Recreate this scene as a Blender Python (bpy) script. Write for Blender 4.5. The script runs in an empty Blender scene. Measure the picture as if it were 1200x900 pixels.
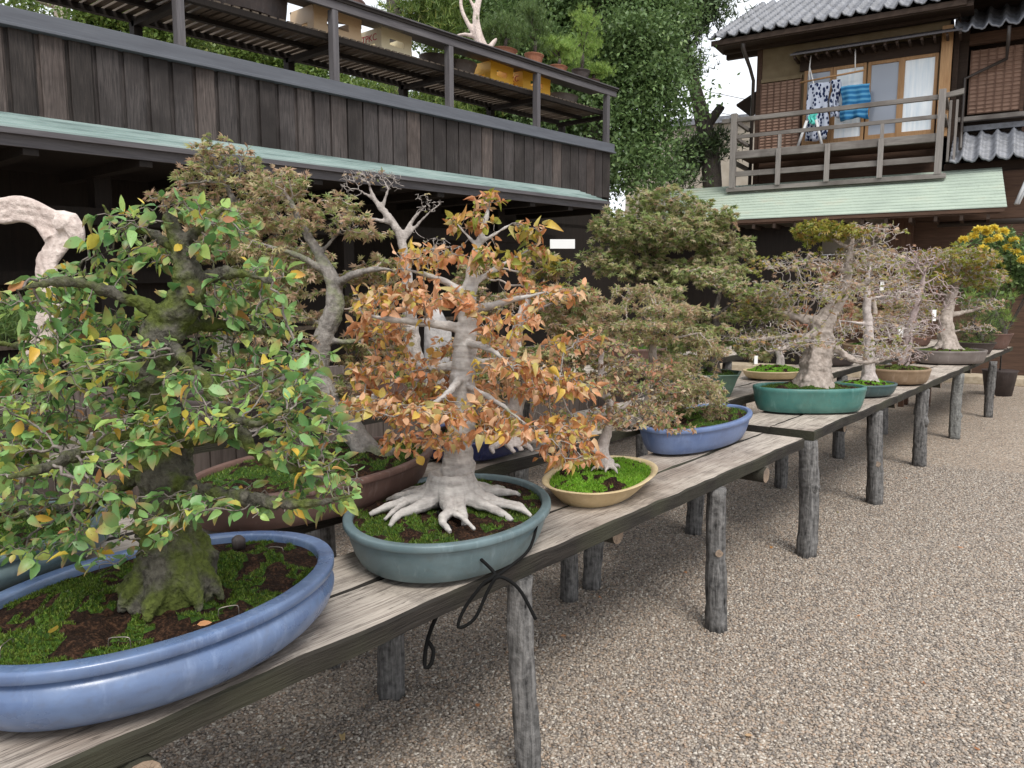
import bpy, bmesh, math, random
import numpy as np
from mathutils import Vector, Matrix
PI = math.pi
random.seed(7)
SC = bpy.context.scene
COL = SC.collection

# ------------------------------------------------------------------ camera
F, CH = 900.0, 1.5                     # focal length in px of a 1200 px wide picture, camera height
YAW, PITCH = math.radians(39.3), math.radians(7.0)
cf = np.array([-math.sin(YAW)*math.cos(PITCH), math.cos(YAW)*math.cos(PITCH), -math.sin(PITCH)])
cr = np.array([math.cos(YAW), math.sin(YAW), 0.0]); cu = np.cross(cr, cf)
CAM = np.array([0, 0, CH])
cam = bpy.data.cameras.new('camera'); cam.lens = 27.0; cam.sensor_width = 36.0
cam.clip_start = 0.05; cam.clip_end = 500
camo = bpy.data.objects.new('camera', cam); COL.objects.link(camo)
camo.matrix_world = Matrix(((cr[0], cu[0], -cf[0], 0), (cr[1], cu[1], -cf[1], 0), (cr[2], cu[2], -cf[2], CH), (0, 0, 0, 1)))
SC.camera = camo
def at(px, py, D):                     # the world point seen at a pixel, D metres in front of the camera
    return CAM + (cf + cr*(px-600)/F - cu*(py-450)/F)*D
def onz(px, py, z):
    d = cf + cr*(px-600)/F - cu*(py-450)/F
    return CAM + d*(z-CH)/d[2]

# ------------------------------------------------------------------ world and sun (overcast)
W = bpy.data.worlds.new('World'); SC.world = W; W.use_nodes = True
nt = W.node_tree; bg = nt.nodes['Background']
sky = nt.nodes.new('ShaderNodeTexSky'); sky.sky_type = 'NISHITA'; sky.sun_disc = False
sky.sun_elevation = math.radians(52); sky.sun_rotation = math.radians(120)
mixn = nt.nodes.new('ShaderNodeMix'); mixn.data_type = 'RGBA'
wtc = nt.nodes.new('ShaderNodeTexCoord'); wno = nt.nodes.new('ShaderNodeTexNoise'); wno.inputs['Scale'].default_value = 2.2; wno.inputs['Detail'].default_value = 5
wrp = nt.nodes.new('ShaderNodeValToRGB'); wrp.color_ramp.elements[0].position = .3; wrp.color_ramp.elements[0].color = (7.6, 8.0, 8.6, 1)
wrp.color_ramp.elements[1].position = .7; wrp.color_ramp.elements[1].color = (10.3, 10.4, 10.6, 1)
nt.links.new(wtc.outputs['Generated'], wno.inputs['Vector']); nt.links.new(wno.outputs['Fac'], wrp.inputs['Fac'])
mixn.inputs['Factor'].default_value = 0.88
nt.links.new(sky.outputs[0], mixn.inputs['A']); nt.links.new(wrp.outputs[0], mixn.inputs['B'])
nt.links.new(mixn.outputs['Result'], bg.inputs['Color']); bg.inputs['Strength'].default_value = 0.078
sun = bpy.data.lights.new('sun', 'SUN'); sun.energy = 1.5; sun.angle = math.radians(22); sun.color = (1, .96, .9)
suno = bpy.data.objects.new('sun', sun); COL.objects.link(suno)
sd = Vector((0.55, -0.35, 0.95)).normalized()      # from behind and right of the camera, high
suno.rotation_euler = sd.to_track_quat('Z', 'Y').to_euler()
SC.view_settings.view_transform = 'Standard'; SC.view_settings.look = 'None'; SC.view_settings.exposure = 0.93; SC.view_settings.gamma = 1
SC.view_settings.use_curve_mapping = False
SC.render.engine = 'CYCLES'

# ------------------------------------------------------------------ material helpers
class N:
    def __init__(s, name):
        s.m = bpy.data.materials.new(name); s.m.use_nodes = True; s.t = s.m.node_tree
        s.b = s.t.nodes['Principled BSDF']; s.tc = s.t.nodes.new('ShaderNodeTexCoord')
    def n(s, kind, **kw):
        x = s.t.nodes.new(kind)
        for k, v in kw.items():
            if k in x.inputs: s.put(x.inputs[k], v)
            else: setattr(x, k, v)
        return x
    def put(s, sock, v):
        if isinstance(v, bpy.types.NodeSocket): s.t.links.new(v, sock)
        elif isinstance(v, bpy.types.Node): s.t.links.new(v.outputs[0], sock)
        else:
            if sock.type == 'RGBA' and len(v) == 3: v = (*v, 1)
            sock.default_value = v
    def coord(s, scale=(1, 1, 1), kind='Object', rot=(0, 0, 0)):
        mp = s.t.nodes.new('ShaderNodeMapping'); mp.inputs['Scale'].default_value = scale; mp.inputs['Rotation'].default_value = rot
        s.t.links.new(s.tc.outputs[kind], mp.inputs['Vector']); return mp.outputs[0]
    def noise(s, scale=5, detail=4, vec=None, rough=.55, dist=0):
        x = s.n('ShaderNodeTexNoise'); x.inputs['Scale'].default_value = scale; x.inputs['Detail'].default_value = detail
        x.inputs['Roughness'].default_value = rough; x.inputs['Distortion'].default_value = dist
        s.put(x.inputs['Vector'], vec if vec is not None else s.tc.outputs['Object']); return x.outputs['Fac']
    def ramp(s, fac, stops, interp='LINEAR'):
        x = s.n('ShaderNodeValToRGB'); cr_ = x.color_ramp; cr_.interpolation = interp
        while len(cr_.elements) > 1: cr_.elements.remove(cr_.elements[-1])
        for i, (p, c) in enumerate(stops):
            e = cr_.elements[0] if i == 0 else cr_.elements.new(p)
            e.position = p; e.color = (*c, 1) if len(c) == 3 else c
        s.put(x.inputs['Fac'], fac); return x.outputs['Color']
    def mix(s, f, a, b, mode='MIX'):
        x = s.n('ShaderNodeMix'); x.data_type = 'RGBA'; x.blend_type = mode
        s.put(x.inputs['Factor'], f); s.put(x.inputs['A'], a); s.put(x.inputs['B'], b); return x.outputs['Result']
    def math(s, op, a, b=0.0):
        x = s.n('ShaderNodeMath'); x.operation = op; s.put(x.inputs[0], a); s.put(x.inputs[1], b); return x.outputs[0]
    def bump(s, h, strength=.5, dist=.01, nrm=None):
        x = s.n('ShaderNodeBump'); s.put(x.inputs['Height'], h); x.inputs['Strength'].default_value = strength; x.inputs['Distance'].default_value = dist
        if nrm: s.put(x.inputs['Normal'], nrm)
        s.put(s.b.inputs['Normal'], x.outputs[0]); return x.outputs[0]
    def out(s, col=None, rough=None, spec=None, **kw):
        if col is not None: s.put(s.b.inputs['Base Color'], col)
        if rough is not None: s.put(s.b.inputs['Roughness'], rough)
        if spec is not None: s.b.inputs['Specular IOR Level'].default_value = spec
        for k, v in kw.items(): s.put(s.b.inputs[k.replace('_', ' ')], v)
        return s.m

def wood(name, c1, c2, axis=1, scale=1.0, rough=.75, bump=.4, stain=None, blotch=.5, cell=None, crack=0):
    m = N(name)
    sc = [14*scale]*3; sc[axis] = 1.0*scale
    v = m.coord(sc)
    n1 = m.noise(4, 8, v, .62, .6); n2 = m.noise(2.2, 4)
    fine = [70*scale]*3; fine[axis] = 2.5*scale
    n3 = m.noise(3, 3, m.coord(fine), .6)
    c = m.ramp(m.mix(.35, n1, n3), [(.3, c1), (.7, c2)])
    oi = m.n('ShaderNodeObjectInfo')
    c = m.mix(m.math('MULTIPLY', oi.outputs['Random'], .25), c, tuple(x*.6 for x in c1))
    if stain: c = m.mix(m.ramp(n2, [(.5-.12*blotch, (0, 0, 0)), (.72, (1, 1, 1))]), c, stain)
    if crack:
        fc = [45*scale]*3; fc[axis] = .8*scale; nc = m.noise(2, 4, m.coord(fc), .5, .8)
        c = m.mix(m.ramp(nc, [(.47, (0, 0, 0)), (.495, (crack,)*3), (.52, (0, 0, 0))]), c, (.03, .022, .018))
        nd = m.noise(5, 7, None, .7); c = m.mix(m.ramp(nd, [(.52, (0, 0, 0)), (.68, (.75,)*3)]), c, (.12, .10, .085))
    if cell:
        sx = m.n('ShaderNodeSeparateXYZ'); m.put(sx.inputs[0], m.tc.outputs['Object'])
        wn = m.n('ShaderNodeTexWhiteNoise'); wn.noise_dimensions = '1D'
        m.put(wn.inputs['W'], m.math('FLOOR', m.math('DIVIDE', m.math('SUBTRACT', sx.outputs[cell[0]], cell[2]), cell[1])))
        c = m.mix(1.0, c, m.ramp(wn.outputs['Value'], [(0, (.55, .52, .5)), (.5, (.95, .95, .98)), (1, (1.6, 1.45, 1.35))]), 'MULTIPLY')
    m.bump(m.mix(.5, n1, n3), bump, .010)
    return m.out(c, rough, .3)

def ceramic(name, c1, c2, rough=.28, spec=.5, dirt=(.16, .13, .09)):
    m = N(name); n1 = m.noise(9, 5); n2 = m.noise(45, 4)
    c = m.ramp(n1, [(.3, c1), (.72, c2)])
    c = m.mix(m.ramp(n2, [(.55, (0, 0, 0)), (.8, (.35, .35, .35))]), c, dirt)
    n3 = m.noise(3.2, 6, None, .7)
    c = m.mix(m.ramp(n3, [(.52, (0, 0, 0)), (.75, (.4, .4, .4))]), c, dirt)
    n4 = m.noise(14, 5, m.coord((2.2, 2.2, .35)), .65); c = m.mix(m.ramp(n4, [(.56, (0, 0, 0)), (.74, (.38,)*3)]), c, tuple(min(1, x*1.2+.14) for x in c2))
    m.bump(n2, .12, .005)
    return m.out(c, m.ramp(n1, [(.3, (rough,)*3), (.8, (rough+.25,)*3)]), spec)

def leafmat(name, stops, tip=None, tipamt=.8, rough=.45, trans=.3, vein=True):
    m = N(name)
    a = m.n('ShaderNodeAttribute'); a.attribute_name = 'rnd'
    t = m.n('ShaderNodeAttribute'); t.attribute_name = 'along'
    c = m.ramp(a.outputs['Fac'], stops)
    n = m.noise(60, 3)
    c = m.mix(m.ramp(n, [(.35, (.0,)*3), (.7, (.45,)*3)]), c, m.mix(.5, c, (.25, .16, .03)))
    sp = m.noise(240, 2); c = m.mix(m.ramp(sp, [(.66, (0, 0, 0)), (.72, (.7,)*3)]), c, (.12, .06, .02))
    if tip:
        f = m.math('MULTIPLY', m.math('POWER', t.outputs['Fac'], 3.0), m.ramp(m.math('FRACT', m.math('MULTIPLY', a.outputs['Fac'], 37.0)), [(.45, (0, 0, 0)), (.6, (tipamt,)*3)]))
        c = m.mix(f, c, tip)
    m.out(c, rough, .4)
    tr = m.n('ShaderNodeBsdfTranslucent'); m.put(tr.inputs['Color'], c)
    mx = m.n('ShaderNodeMixShader'); mx.inputs[0].default_value = trans
    o = m.t.nodes['Material Output']
    m.t.links.new(m.b.outputs[0], mx.inputs[1]); m.t.links.new(tr.outputs[0], mx.inputs[2]); m.t.links.new(mx.outputs[0], o.inputs[0])
    return m.m

def barkmat(name, c1, c2, moss=None, mossamt=.5, scale=1, bump=.7, stretch=4):
    m = N(name)
    v = m.coord((stretch, stretch, 1) if stretch > 0 else (1, 1, -stretch))
    n1 = m.noise(9*scale, 8, v, .65, .4); n2 = m.noise(55*scale, 5); n3 = m.noise(6*scale, 5)
    c = m.ramp(m.mix(.4, n1, n2), [(.32, c1), (.66, c2)])
    if moss: c = m.mix(m.ramp(n3, [(.62-.25*mossamt, (0, 0, 0)), (.72-.2*mossamt, (.9,)*3)]), c, m.ramp(n2, [(.3, moss), (.7, tuple(x*2.1 for x in moss))]))
    m.bump(m.mix(.5, n1, n2), bump, .02)
    return m.out(c, .85, .25)

M = {}
# gravel
m = N('gravel_bed')
v = m.n('ShaderNodeTexVoronoi'); v.inputs['Scale'].default_value = 115; m.put(v.inputs['Vector'], m.tc.outputs['Object'])
sep = m.n('ShaderNodeSeparateColor'); m.put(sep.inputs[0], v.outputs['Color'])
GR = [(0, (.055, .045, .038)), (.15, (.14, .115, .095)), (.40, (.27, .22, .175)), (.66, (.38, .32, .255)), (.80, (.36, .24, .155)), (.90, (.48, .42, .35)), (1, (.66, .61, .53))]
big = m.noise(.9, 5); c = m.ramp(sep.outputs[0], GR)
c = m.mix(m.ramp(big, [(.35, (0, 0, 0)), (.7, (.5,)*3)]), c, m.mix(.5, c, (.17, .13, .10)))
m.bump(v.outputs['Distance'], -1.0, .02); M['gravel'] = m.out(c, .8, .3)
m = N('pebble'); oi = m.n('ShaderNodeObjectInfo')
c = m.ramp(oi.outputs['Random'], GR); c = m.mix(.25, c, m.ramp(m.noise(300, 3), [(.3, (.1, .09, .08)), (.7, (.6, .55, .5))]))
M['pebble'] = m.out(c, .6, .4)
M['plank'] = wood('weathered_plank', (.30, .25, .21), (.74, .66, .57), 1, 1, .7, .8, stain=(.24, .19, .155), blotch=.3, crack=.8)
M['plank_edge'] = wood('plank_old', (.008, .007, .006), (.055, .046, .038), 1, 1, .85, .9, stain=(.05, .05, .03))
M['post'] = barkmat('weathered_post', (.006, .006, .007), (.27, .26, .25), None, 0, .7, 1, 12)
M['post_pale'] = barkmat('pale_weathered_post', (.06, .06, .06), (.33, .33, .31), None, 0, .9, 1, 9)
M['endgrain'] = wood('cut_end', (.20, .14, .10), (.42, .32, .23), 0, .6, crack=.6)
M['fence'] = wood('dark_stained_board', (.010, .009, .009), (.13, .11, .102), 2, 1.2, .7, .9, stain=(.03, .024, .022), cell=(1, .205, -1.5))
M['trimgrey'] = wood('blue_grey_painted_wood', (.085, .09, .105), (.135, .145, .165), 1, .4, .6, .15)
M['railgrey'] = wood('purple_grey_wood', (.06, .055, .06), (.15, .14, .145), 1, .5, .65, .3)
M['railpost'] = wood('grey_wood_upright', (.06, .055, .06), (.16, .15, .155), 2, .5, .65, .3)
M['dark'] = wood('shade_darkened_wood', (.008, .006, .005), (.022, .015, .011), 2, .5)  # brown wood with the shade under the eave put into its near-black colour
M['slat'] = wood('shelf_slats', (.08, .06, .045), (.30, .24, .18), 0, .6)
M['silver'] = wood('silver_weathered_wood', (.14, .125, .115), (.30, .275, .25), 0, .6, .8, .5, stain=(.11, .095, .085))
M['silverv'] = wood('silver_weathered_upright', (.16, .145, .135), (.34, .31, .285), 2, .6, .8, .5)
M['hdark'] = wood('dark_house_timber', (.022, .014, .010), (.07, .045, .032), 0, .5)
M['brownv'] = wood('brown_pillar', (.055, .028, .018), (.15, .08, .05), 2, .5)
M['brownh'] = wood('brown_wood', (.045, .026, .018), (.14, .08, .052), 0, .5)
M['honey'] = wood('honey_door_wood', (.30, .16, .07), (.52, .32, .16), 2, .5, .55)
M['lattice'] = wood('shutter_boards', (.17, .10, .07), (.42, .27, .20), 0, .5)
M['latticebar'] = wood('shutter_bars', (.10, .055, .04), (.22, .13, .09), 2, .5)
M['ochre'] = N('ochre_plaster'); q = M['ochre']; M['ochre'] = q.out(q.ramp(q.noise(3, 5), [(.3, (.16, .12, .07)), (.7, (.24, .19, .12))]), .9, .2)
q = N('cream_plaster'); M['cream'] = q.out(q.ramp(q.noise(3, 5), [(.3, (.30, .26, .21)), (.7, (.40, .36, .30))]), .9, .2)
q = N('frosted_pane'); M['pane'] = q.out(q.ramp(q.noise(3, 3, q.coord((6, 1, .5))), [(.3, (.66, .76, .83)), (.7, (.88, .93, .95))]), .12, .8)
q = N('grey_curtained_pane'); M['panegrey'] = q.out(q.ramp(q.noise(.8, 2), [(.3, (.25, .28, .34)), (.7, (.34, .38, .44))]), .15, .8)
q = N('copper_patina'); a = q.noise(2.2, 5, q.coord((.7, 1.2, 1.2))); b = q.noise(30, 4)
c = q.ramp(a, [(.3, (.33, .39, .33)), (.55, (.41, .48, .40)), (.75, (.44, .45, .36))])
c = q.mix(q.ramp(b, [(.55, (0,)*3), (.8, (.5,)*3)]), c, (.22, .25, .2)); M['patina'] = q.out(c, .55, .4)
q = N('copper_patina_dull'); a = q.noise(2.2, 6, q.coord((3, .6, 3))); b = q.noise(30, 4)
c = q.ramp(a, [(.3, (.13, .18, .17)), (.5, (.26, .34, .32)), (.75, (.38, .45, .43))]); M['patina2'] = q.out(c, .5, .4)
q = N('roof_tile'); a = q.noise(6, 4); c = q.ramp(a, [(.3, (.10, .105, .12)), (.7, (.24, .25, .28))]); M['tile'] = q.out(q.mix(q.ramp(q.noise(30, 4), [(.5, (0,)*3), (.75, (.5,)*3)]), c, (.08, .085, .09)), .45, .45)
q = N('dark_metal'); M['metal'] = q.out((.05, .04, .035), .45, .5)
q = N('pale_pipe'); M['palepipe'] = q.out((.55, .56, .57), .4, .5)
q = N('black_cord'); M['cord'] = q.out((.008, .008, .008), .85, .12)
q = N('wire'); M['wire'] = q.out((.30, .26, .23), .35, .5, Metallic=.8)
q = N('white_card'); M['card'] = q.out((.82, .82, .80), .6, .3)
q = N('rope_white'); M['rope'] = q.out((.7, .68, .66), .8, .2)
q = N('stone_kerb'); M['stone'] = q.out(q.ramp(q.noise(14, 6), [(.3, (.36, .29, .2)), (.7, (.52, .44, .33))]), .85, .2)
q = N('grey_rock'); q.bump(q.noise(20, 8), .8, .02); M['rock'] = q.out(q.ramp(q.noise(12, 8), [(.3, (.2, .19, .19)), (.7, (.5, .47, .45))]), .85, .2)
# soil and moss
q = N('soil'); a = q.noise(30, 8, None, .7); b = q.noise(150, 4); d = q.noise(7, 3)
c = q.ramp(q.mix(.5, a, b), [(.3, (.006, .004, .003)), (.5, (.025, .013, .008)), (.62, (.10, .05, .028)), (.72, (.22, .14, .08))]); q.bump(q.mix(.5, a, b), 1, .03)
M['soil'] = q.out(c, .95, .15)
def mossm(name, c1, c2):
    q = N(name); a = q.noise(130, 5); b = q.noise(14, 5); q.bump(a, 1, .01)
    c = q.ramp(q.mix(.5, a, b), [(.3, tuple(x*.35 for x in c1)), (.5, c1), (.68, c2)]); return q.out(c, .9, .15)
M['moss'] = mossm('moss', (.035, .075, .012), (.12, .22, .03))
M['mossbright'] = mossm('bright_moss', (.09, .22, .015), (.24, .50, .04))
M['mossdull'] = mossm('olive_moss', (.06, .085, .018), (.20, .24, .05))
# pots
M['g_blue'] = ceramic('powder_blue_glaze', (.085, .135, .26), (.145, .215, .365), .2, .65, (.09, .09, .10))
M['g_teal'] = ceramic('grey_teal_glaze', (.085, .135, .15), (.15, .21, .225), .34, .5, (.10, .11, .10))
M['g_cream'] = ceramic('cream_glaze', (.50, .38, .20), (.62, .49, .29), .35, .5, (.3, .2, .1))
M['g_peri'] = ceramic('periwinkle_glaze', (.10, .155, .31), (.16, .22, .38), .34, .5, (.09, .10, .15))
M['g_navy'] = ceramic('navy_glaze', (.012, .018, .09), (.02, .035, .14), .2, .6, (.05, .05, .07))
M['g_green'] = ceramic('moss_green_glaze', (.035, .075, .06), (.08, .14, .10), .3, .5, (.09, .08, .05))
M['g_turq'] = ceramic('turquoise_glaze', (.035, .15, .135), (.08, .22, .19), .28, .55, (.10, .13, .09))
M['g_dteal'] = ceramic('dark_teal_glaze', (.03, .07, .075), (.06, .11, .115), .3, .5, (.08, .08, .07))
M['g_tan'] = ceramic('tan_unglazed', (.20, .13, .075), (.31, .22, .14), .5, .35, (.1, .07, .05))
M['g_brown'] = ceramic('brown_unglazed', (.10, .055, .045), (.17, .10, .08), .5, .35, (.10, .07, .06))
M['g_grey'] = ceramic('grey_brown_unglazed', (.13, .11, .10), (.22, .19, .175), .5, .35, (.1, .08, .07))
M['g_terra'] = ceramic('terracotta', (.26, .10, .055), (.38, .17, .10), .6, .3, (.14, .08, .06))
M['g_dark'] = ceramic('dark_unglazed', (.035, .028, .028), (.08, .06, .055), .45, .4, (.07, .06, .05))

# ------------------------------------------------------------------ object helpers
def tag(o, label=None, cat=None, group=None, kind=None):
    if label: o['label'] = label
    if cat: o['category'] = cat
    if group: o['group'] = group
    if kind: o['kind'] = kind
    return o
def empty(name, loc, label, cat, group=None, rz=0):
    o = bpy.data.objects.new(name, None); COL.objects.link(o); o.location = loc; o.rotation_euler = (0, 0, rz); o.empty_display_size = .1
    return tag(o, label, cat, group)
def obj(name, me, mats, parent=None, off=None, smooth=False):
    """off: world position of the parent's base when the mesh is written in world coordinates"""
    if off is not None: me.transform(Matrix.Translation(-Vector(off)))
    if not isinstance(mats, (list, tuple)): mats = [mats]
    for x in mats: me.materials.append(x)
    if smooth:
        me.polygons.foreach_set('use_smooth', np.ones(len(me.polygons), bool))
    o = bpy.data.objects.new(name, me); COL.objects.link(o)
    if parent: o.parent = parent
    return o
def tris_mesh(name, V, T, attrs=None, mi=None):
    """V (n,3), T (m,k)"""
    me = bpy.data.meshes.new(name); V = np.asarray(V, np.float32); T = np.asarray(T, np.int32); k = T.shape[1]
    me.vertices.add(len(V)); me.vertices.foreach_set('co', V.ravel())
    me.loops.add(T.size); me.loops.foreach_set('vertex_index', T.ravel())
    me.polygons.add(len(T)); me.polygons.foreach_set('loop_start', np.arange(len(T), dtype=np.int32)*k)
    if mi is not None: me.polygons.foreach_set('material_index', np.asarray(mi, np.int32))
    me.update(calc_edges=True)
    for nm, (dom, arr) in (attrs or {}).items():
        a = me.attributes.new(nm, 'FLOAT', dom); a.data.foreach_set('value', np.asarray(arr, np.float32))
    return me
class B:
    """collects boxes, tubes and prisms; faces carry a material index"""
    def __init__(s, xf=None): s.bm = bmesh.new(); s.xf = xf; s.mi = 0
    def _v(s, p):
        if s.xf: p = s.xf(*p)
        return s.bm.verts.new(p)
    def face(s, vs):
        f = s.bm.faces.new(vs); f.material_index = s.mi; return f
    def box(s, x0, x1, y0, y1, z0, z1, bev=0):
        v = [s._v(p) for p in ((x0, y0, z0), (x1, y0, z0), (x1, y1, z0), (x0, y1, z0), (x0, y0, z1), (x1, y0, z1), (x1, y1, z1), (x0, y1, z1))]
        return [s.face([v[i] for i in f]) for f in ((3, 2, 1, 0), (4, 5, 6, 7), (0, 1, 5, 4), (1, 2, 6, 5), (2, 3, 7, 6), (3, 0, 4, 7))]
    def hexa(s, pts):
        v = [s._v(p) for p in pts]
        for f in ((3, 2, 1, 0), (4, 5, 6, 7), (0, 1, 5, 4), (1, 2, 6, 5), (2, 3, 7, 6), (3, 0, 4, 7)): s.face([v[i] for i in f])
    def tube(s, pts, rads, n=8, wob=0, seed=0, capmi=None, xf=False):
        pts = [np.array(p, float) for p in pts]
        if not hasattr(rads, '__len__'): rads = [rads]*len(pts)
        rg = random.Random(seed); rings = []; ang = [1+wob*rg.uniform(-1, 1) for _ in range(n)]
        ref = None
        for i, p in enumerate(pts):
            d = pts[min(i+1, len(pts)-1)]-pts[max(i-1, 0)]; d /= (np.linalg.norm(d)+1e-9)
            if ref is None:
                ref = np.cross(d, (0.12, .33, .94)) if abs(d[2]) < .9 else np.cross(d, (1, 0, 0))
            ref = ref-d*(ref@d); ref /= (np.linalg.norm(ref)+1e-9); q = np.cross(d, ref)
            ring = []
            for k in range(n):
                ang[k] += wob*.3*rg.uniform(-1, 1); ang[k] = 1+(ang[k]-1)*.92
                a = 2*PI*k/n; w = p+(ref*math.cos(a)+q*math.sin(a))*rads[i]*ang[k]
                ring.append(s._v(tuple(w)) if (s.xf and not xf) else s.bm.verts.new(w))
            rings.append(ring)
        for a, b in zip(rings, rings[1:]):
            for k in range(n): s.face([a[k], a[(k+1) % n], b[(k+1) % n], b[k]]).smooth = True
        m0 = s.mi
        if capmi is not None: s.mi = capmi
        s.face(rings[0][::-1]); s.face(rings[-1]); s.mi = m0
    def build(s, name, mats, parent=None, off=None, bevel=0, label=None):
        bmesh.ops.recalc_face_normals(s.bm, faces=s.bm.faces)
        me = bpy.data.meshes.new(name); s.bm.to_mesh(me); s.bm.free()
        o = obj(name, me, mats, parent, off)
        if bevel:
            b = o.modifiers.new('bevel', 'BEVEL'); b.width = bevel; b.segments = 2; b.limit_method = 'ANGLE'
        if label: o['label'] = label
        return o

# ------------------------------------------------------------------ the ground
g = B(); s_ = 90
me = bpy.data.meshes.new('ground'); bmg = bmesh.new()
bmesh.ops.create_grid(bmg, x_segments=4, y_segments=4, size=150); bmg.to_mesh(me); bmg.free()
ground = obj('ground', me, M['gravel']); tag(ground, kind='structure')

def pebble_field():
    # loose pebbles over the visible part of the yard, one "stuff" object
    xs = [(-3.2, 1.5, .3, 4.6)]
    poly = [(-2.7, .5), (-.9, .8), (.4, 3.2), (1.9, 6.3), (1.0, 7.6), (-2.5, 7.2), (-3.1, 3.2)]
    bmx = bmesh.new(); bmx.faces.new([bmx.verts.new((x, y, .002)) for x, y in poly]); bmesh.ops.triangulate(bmx, faces=bmx.faces)
    mx = bpy.data.meshes.new('loose_pebbles'); bmx.to_mesh(mx); bmx.free()
    fo = obj('loose_pebbles', mx, M['gravel'])
    tag(fo, 'loose tan, grey and brown pebbles covering the yard beneath the benches', 'gravel', None, 'stuff')
    bp = bmesh.new(); bmesh.ops.create_icosphere(bp, subdivisions=1, radius=.0050)
    rg = random.Random(3)
    for v_ in bp.verts: v_.co = Vector((v_.co.x*1.25, v_.co.y*.95, v_.co.z*.62))*rg.uniform(.85, 1.15)
    for f_ in bp.faces: f_.smooth = True
    pm = bpy.data.meshes.new('pebble'); bp.to_mesh(pm); bp.free(); pm.materials.append(M['pebble'])
    ng = bpy.data.node_groups.new('pebbles', 'GeometryNodeTree')
    ng.interface.new_socket('Geometry', in_out='INPUT', socket_type='NodeSocketGeometry'); ng.interface.new_socket('Geometry', in_out='OUTPUT', socket_type='NodeSocketGeometry')
    po = bpy.data.objects.new('pebble_shape', pm)
    gi = ng.nodes.new('NodeGroupInput'); go = ng.nodes.new('NodeGroupOutput')
    dp = ng.nodes.new('GeometryNodeDistributePointsOnFaces'); dp.inputs['Density'].default_value = 11500
    ip = ng.nodes.new('GeometryNodeInstanceOnPoints'); oi_ = ng.nodes.new('GeometryNodeObjectInfo'); oi_.inputs['Object'].default_value = po; oi_.inputs['As Instance'].default_value = True
    rv = ng.nodes.new('FunctionNodeRandomValue'); rv.data_type = 'FLOAT_VECTOR'; rv.inputs[0].default_value = (-.5, -.5, 0); rv.inputs[1].default_value = (.5, .5, 6.28)
    rs = ng.nodes.new('FunctionNodeRandomValue'); rs.data_type = 'FLOAT'; rs.inputs[2].default_value = .65; rs.inputs[3].default_value = 1.45
    jn = ng.nodes.new('GeometryNodeJoinGeometry')
    L = ng.links.new
    L(gi.outputs[0], dp.inputs[0]); L(dp.outputs['Points'], ip.inputs['Points']); L(oi_.outputs['Geometry'], ip.inputs['Instance'])
    L(rv.outputs[0], ip.inputs['Rotation']); L(rs.outputs[1], ip.inputs['Scale']); L(ip.outputs[0], jn.inputs[0]); L(jn.outputs[0], go.inputs[0])
    md = fo.modifiers.new('pebbles', 'NODES'); md.node_group = ng
pebble_field()

# ------------------------------------------------------------------ left building (local: w behind eave edge, s along, z up)
E0 = np.array([-6.1017, 0, 2.565]); VX, VZ = .0186, .0179
def LB(w, s, z): return (-w+VX*s, s, z+VZ*s)
lb = empty('nursery_building', (E0[0], 0, 0), 'long dark timber building on the left with boarded balcony front and green copper eave roof', 'building')
S0, S1 = -1.5, 10.22
z0 = 2.565
b = B(LB)
# eave roof courses
nrow = 6
for i in range(nrow):
    w0, w1 = -.0+i*.55/nrow, (i+1)*.55/nrow+.02; za = z0+.20*i/nrow+.012; zb = z0+.20*(i+1)/nrow+.004
    b.hexa([(w0, S0, za-.018), (w0, 9.35, za-.018), (w1, 9.35, zb-.018), (w1, S0, zb-.018), (w0, S0, za), (w0, 9.35, za), (w1, 9.35, zb), (w1, S0, zb)])
b.build('eave_roof', M['patina2'], lb)
b = B(LB); b.box(-.03, -.005, S0, 9.37, z0-.045, z0-.006); b.box(.03, .06, S0, 9.35, z0-.12, z0-.03); b.build('gutter', M['railgrey'], lb)
b = B(LB)
b.box(.06, 1.6, S0, 9.35, z0-.09, z0-.06)
for i in range(14): b.box(.05, 1.6, S0+.4+i*.8, S0+.5+i*.8, z0-.17, z0-.09)
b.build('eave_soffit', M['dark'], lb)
b = B(LB); rg = random.Random(2); s = S0
while s < S1-.1:
    wd = .205; gp = .014+(.014+.024*rg.random() if s < 5 else .008*rg.random())
    b.box(.5, .525, s+gp/2, min(s+wd-gp/2, S1), 2.70+rg.uniform(-.008, .008), 3.36)
    s += wd
b.box(.527, .55, S0, S1, 2.72, 3.359)
fb = b.build('board_wall', M['fence'], lb, bevel=.002)
b = B(LB); b.box(.44, .56, S0, S1+.03, 3.36, 3.385); b.box(.47, .60, S0, S1+.03, 3.388, 3.50); b.build('cap_board', M['trimgrey'], lb, bevel=.004)
for s in (-1.4, .2, 1.87, 3.52, 5.13, 6.77, 8.41, 10.08):
    b = B(LB); b.box(.475, .555, s-.035, s+.035, 3.50, 4.19); b.build('post', M['railpost'], lb, bevel=.003)
for s in (.3, 1.9, 3.62, 5.28, 6.95, 8.6, 10.3):
    b = B(LB); b.box(1.45, 1.54, s-.04, s+.04, 3.3, 3.93); b.build('post', M['dark'], lb)
b = B(LB); b.box(.47, .51, S0, S1+.06, 4.19, 4.30); b.build('rail', M['railgrey'], lb, bevel=.003)
b = B(LB); b.box(.44, .95, S0, S1+.08, 4.302, 4.318); b.build('upper_shelf', M['railgrey'], lb, bevel=.003)
b = B(LB); b.box(.452, .468, S0, S1+.07, 4.27, 4.30); b.build('lip', M['dark'], lb)
b = B(LB)
s = S0; rg = random.Random(5)
while s < S1+.0:
    b.box(.62, 1.56, s, s+.065, 3.985+rg.uniform(-.003, .003), 4.005); s += .095
b.build('shelf_slats', M['slat'], lb)
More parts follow.
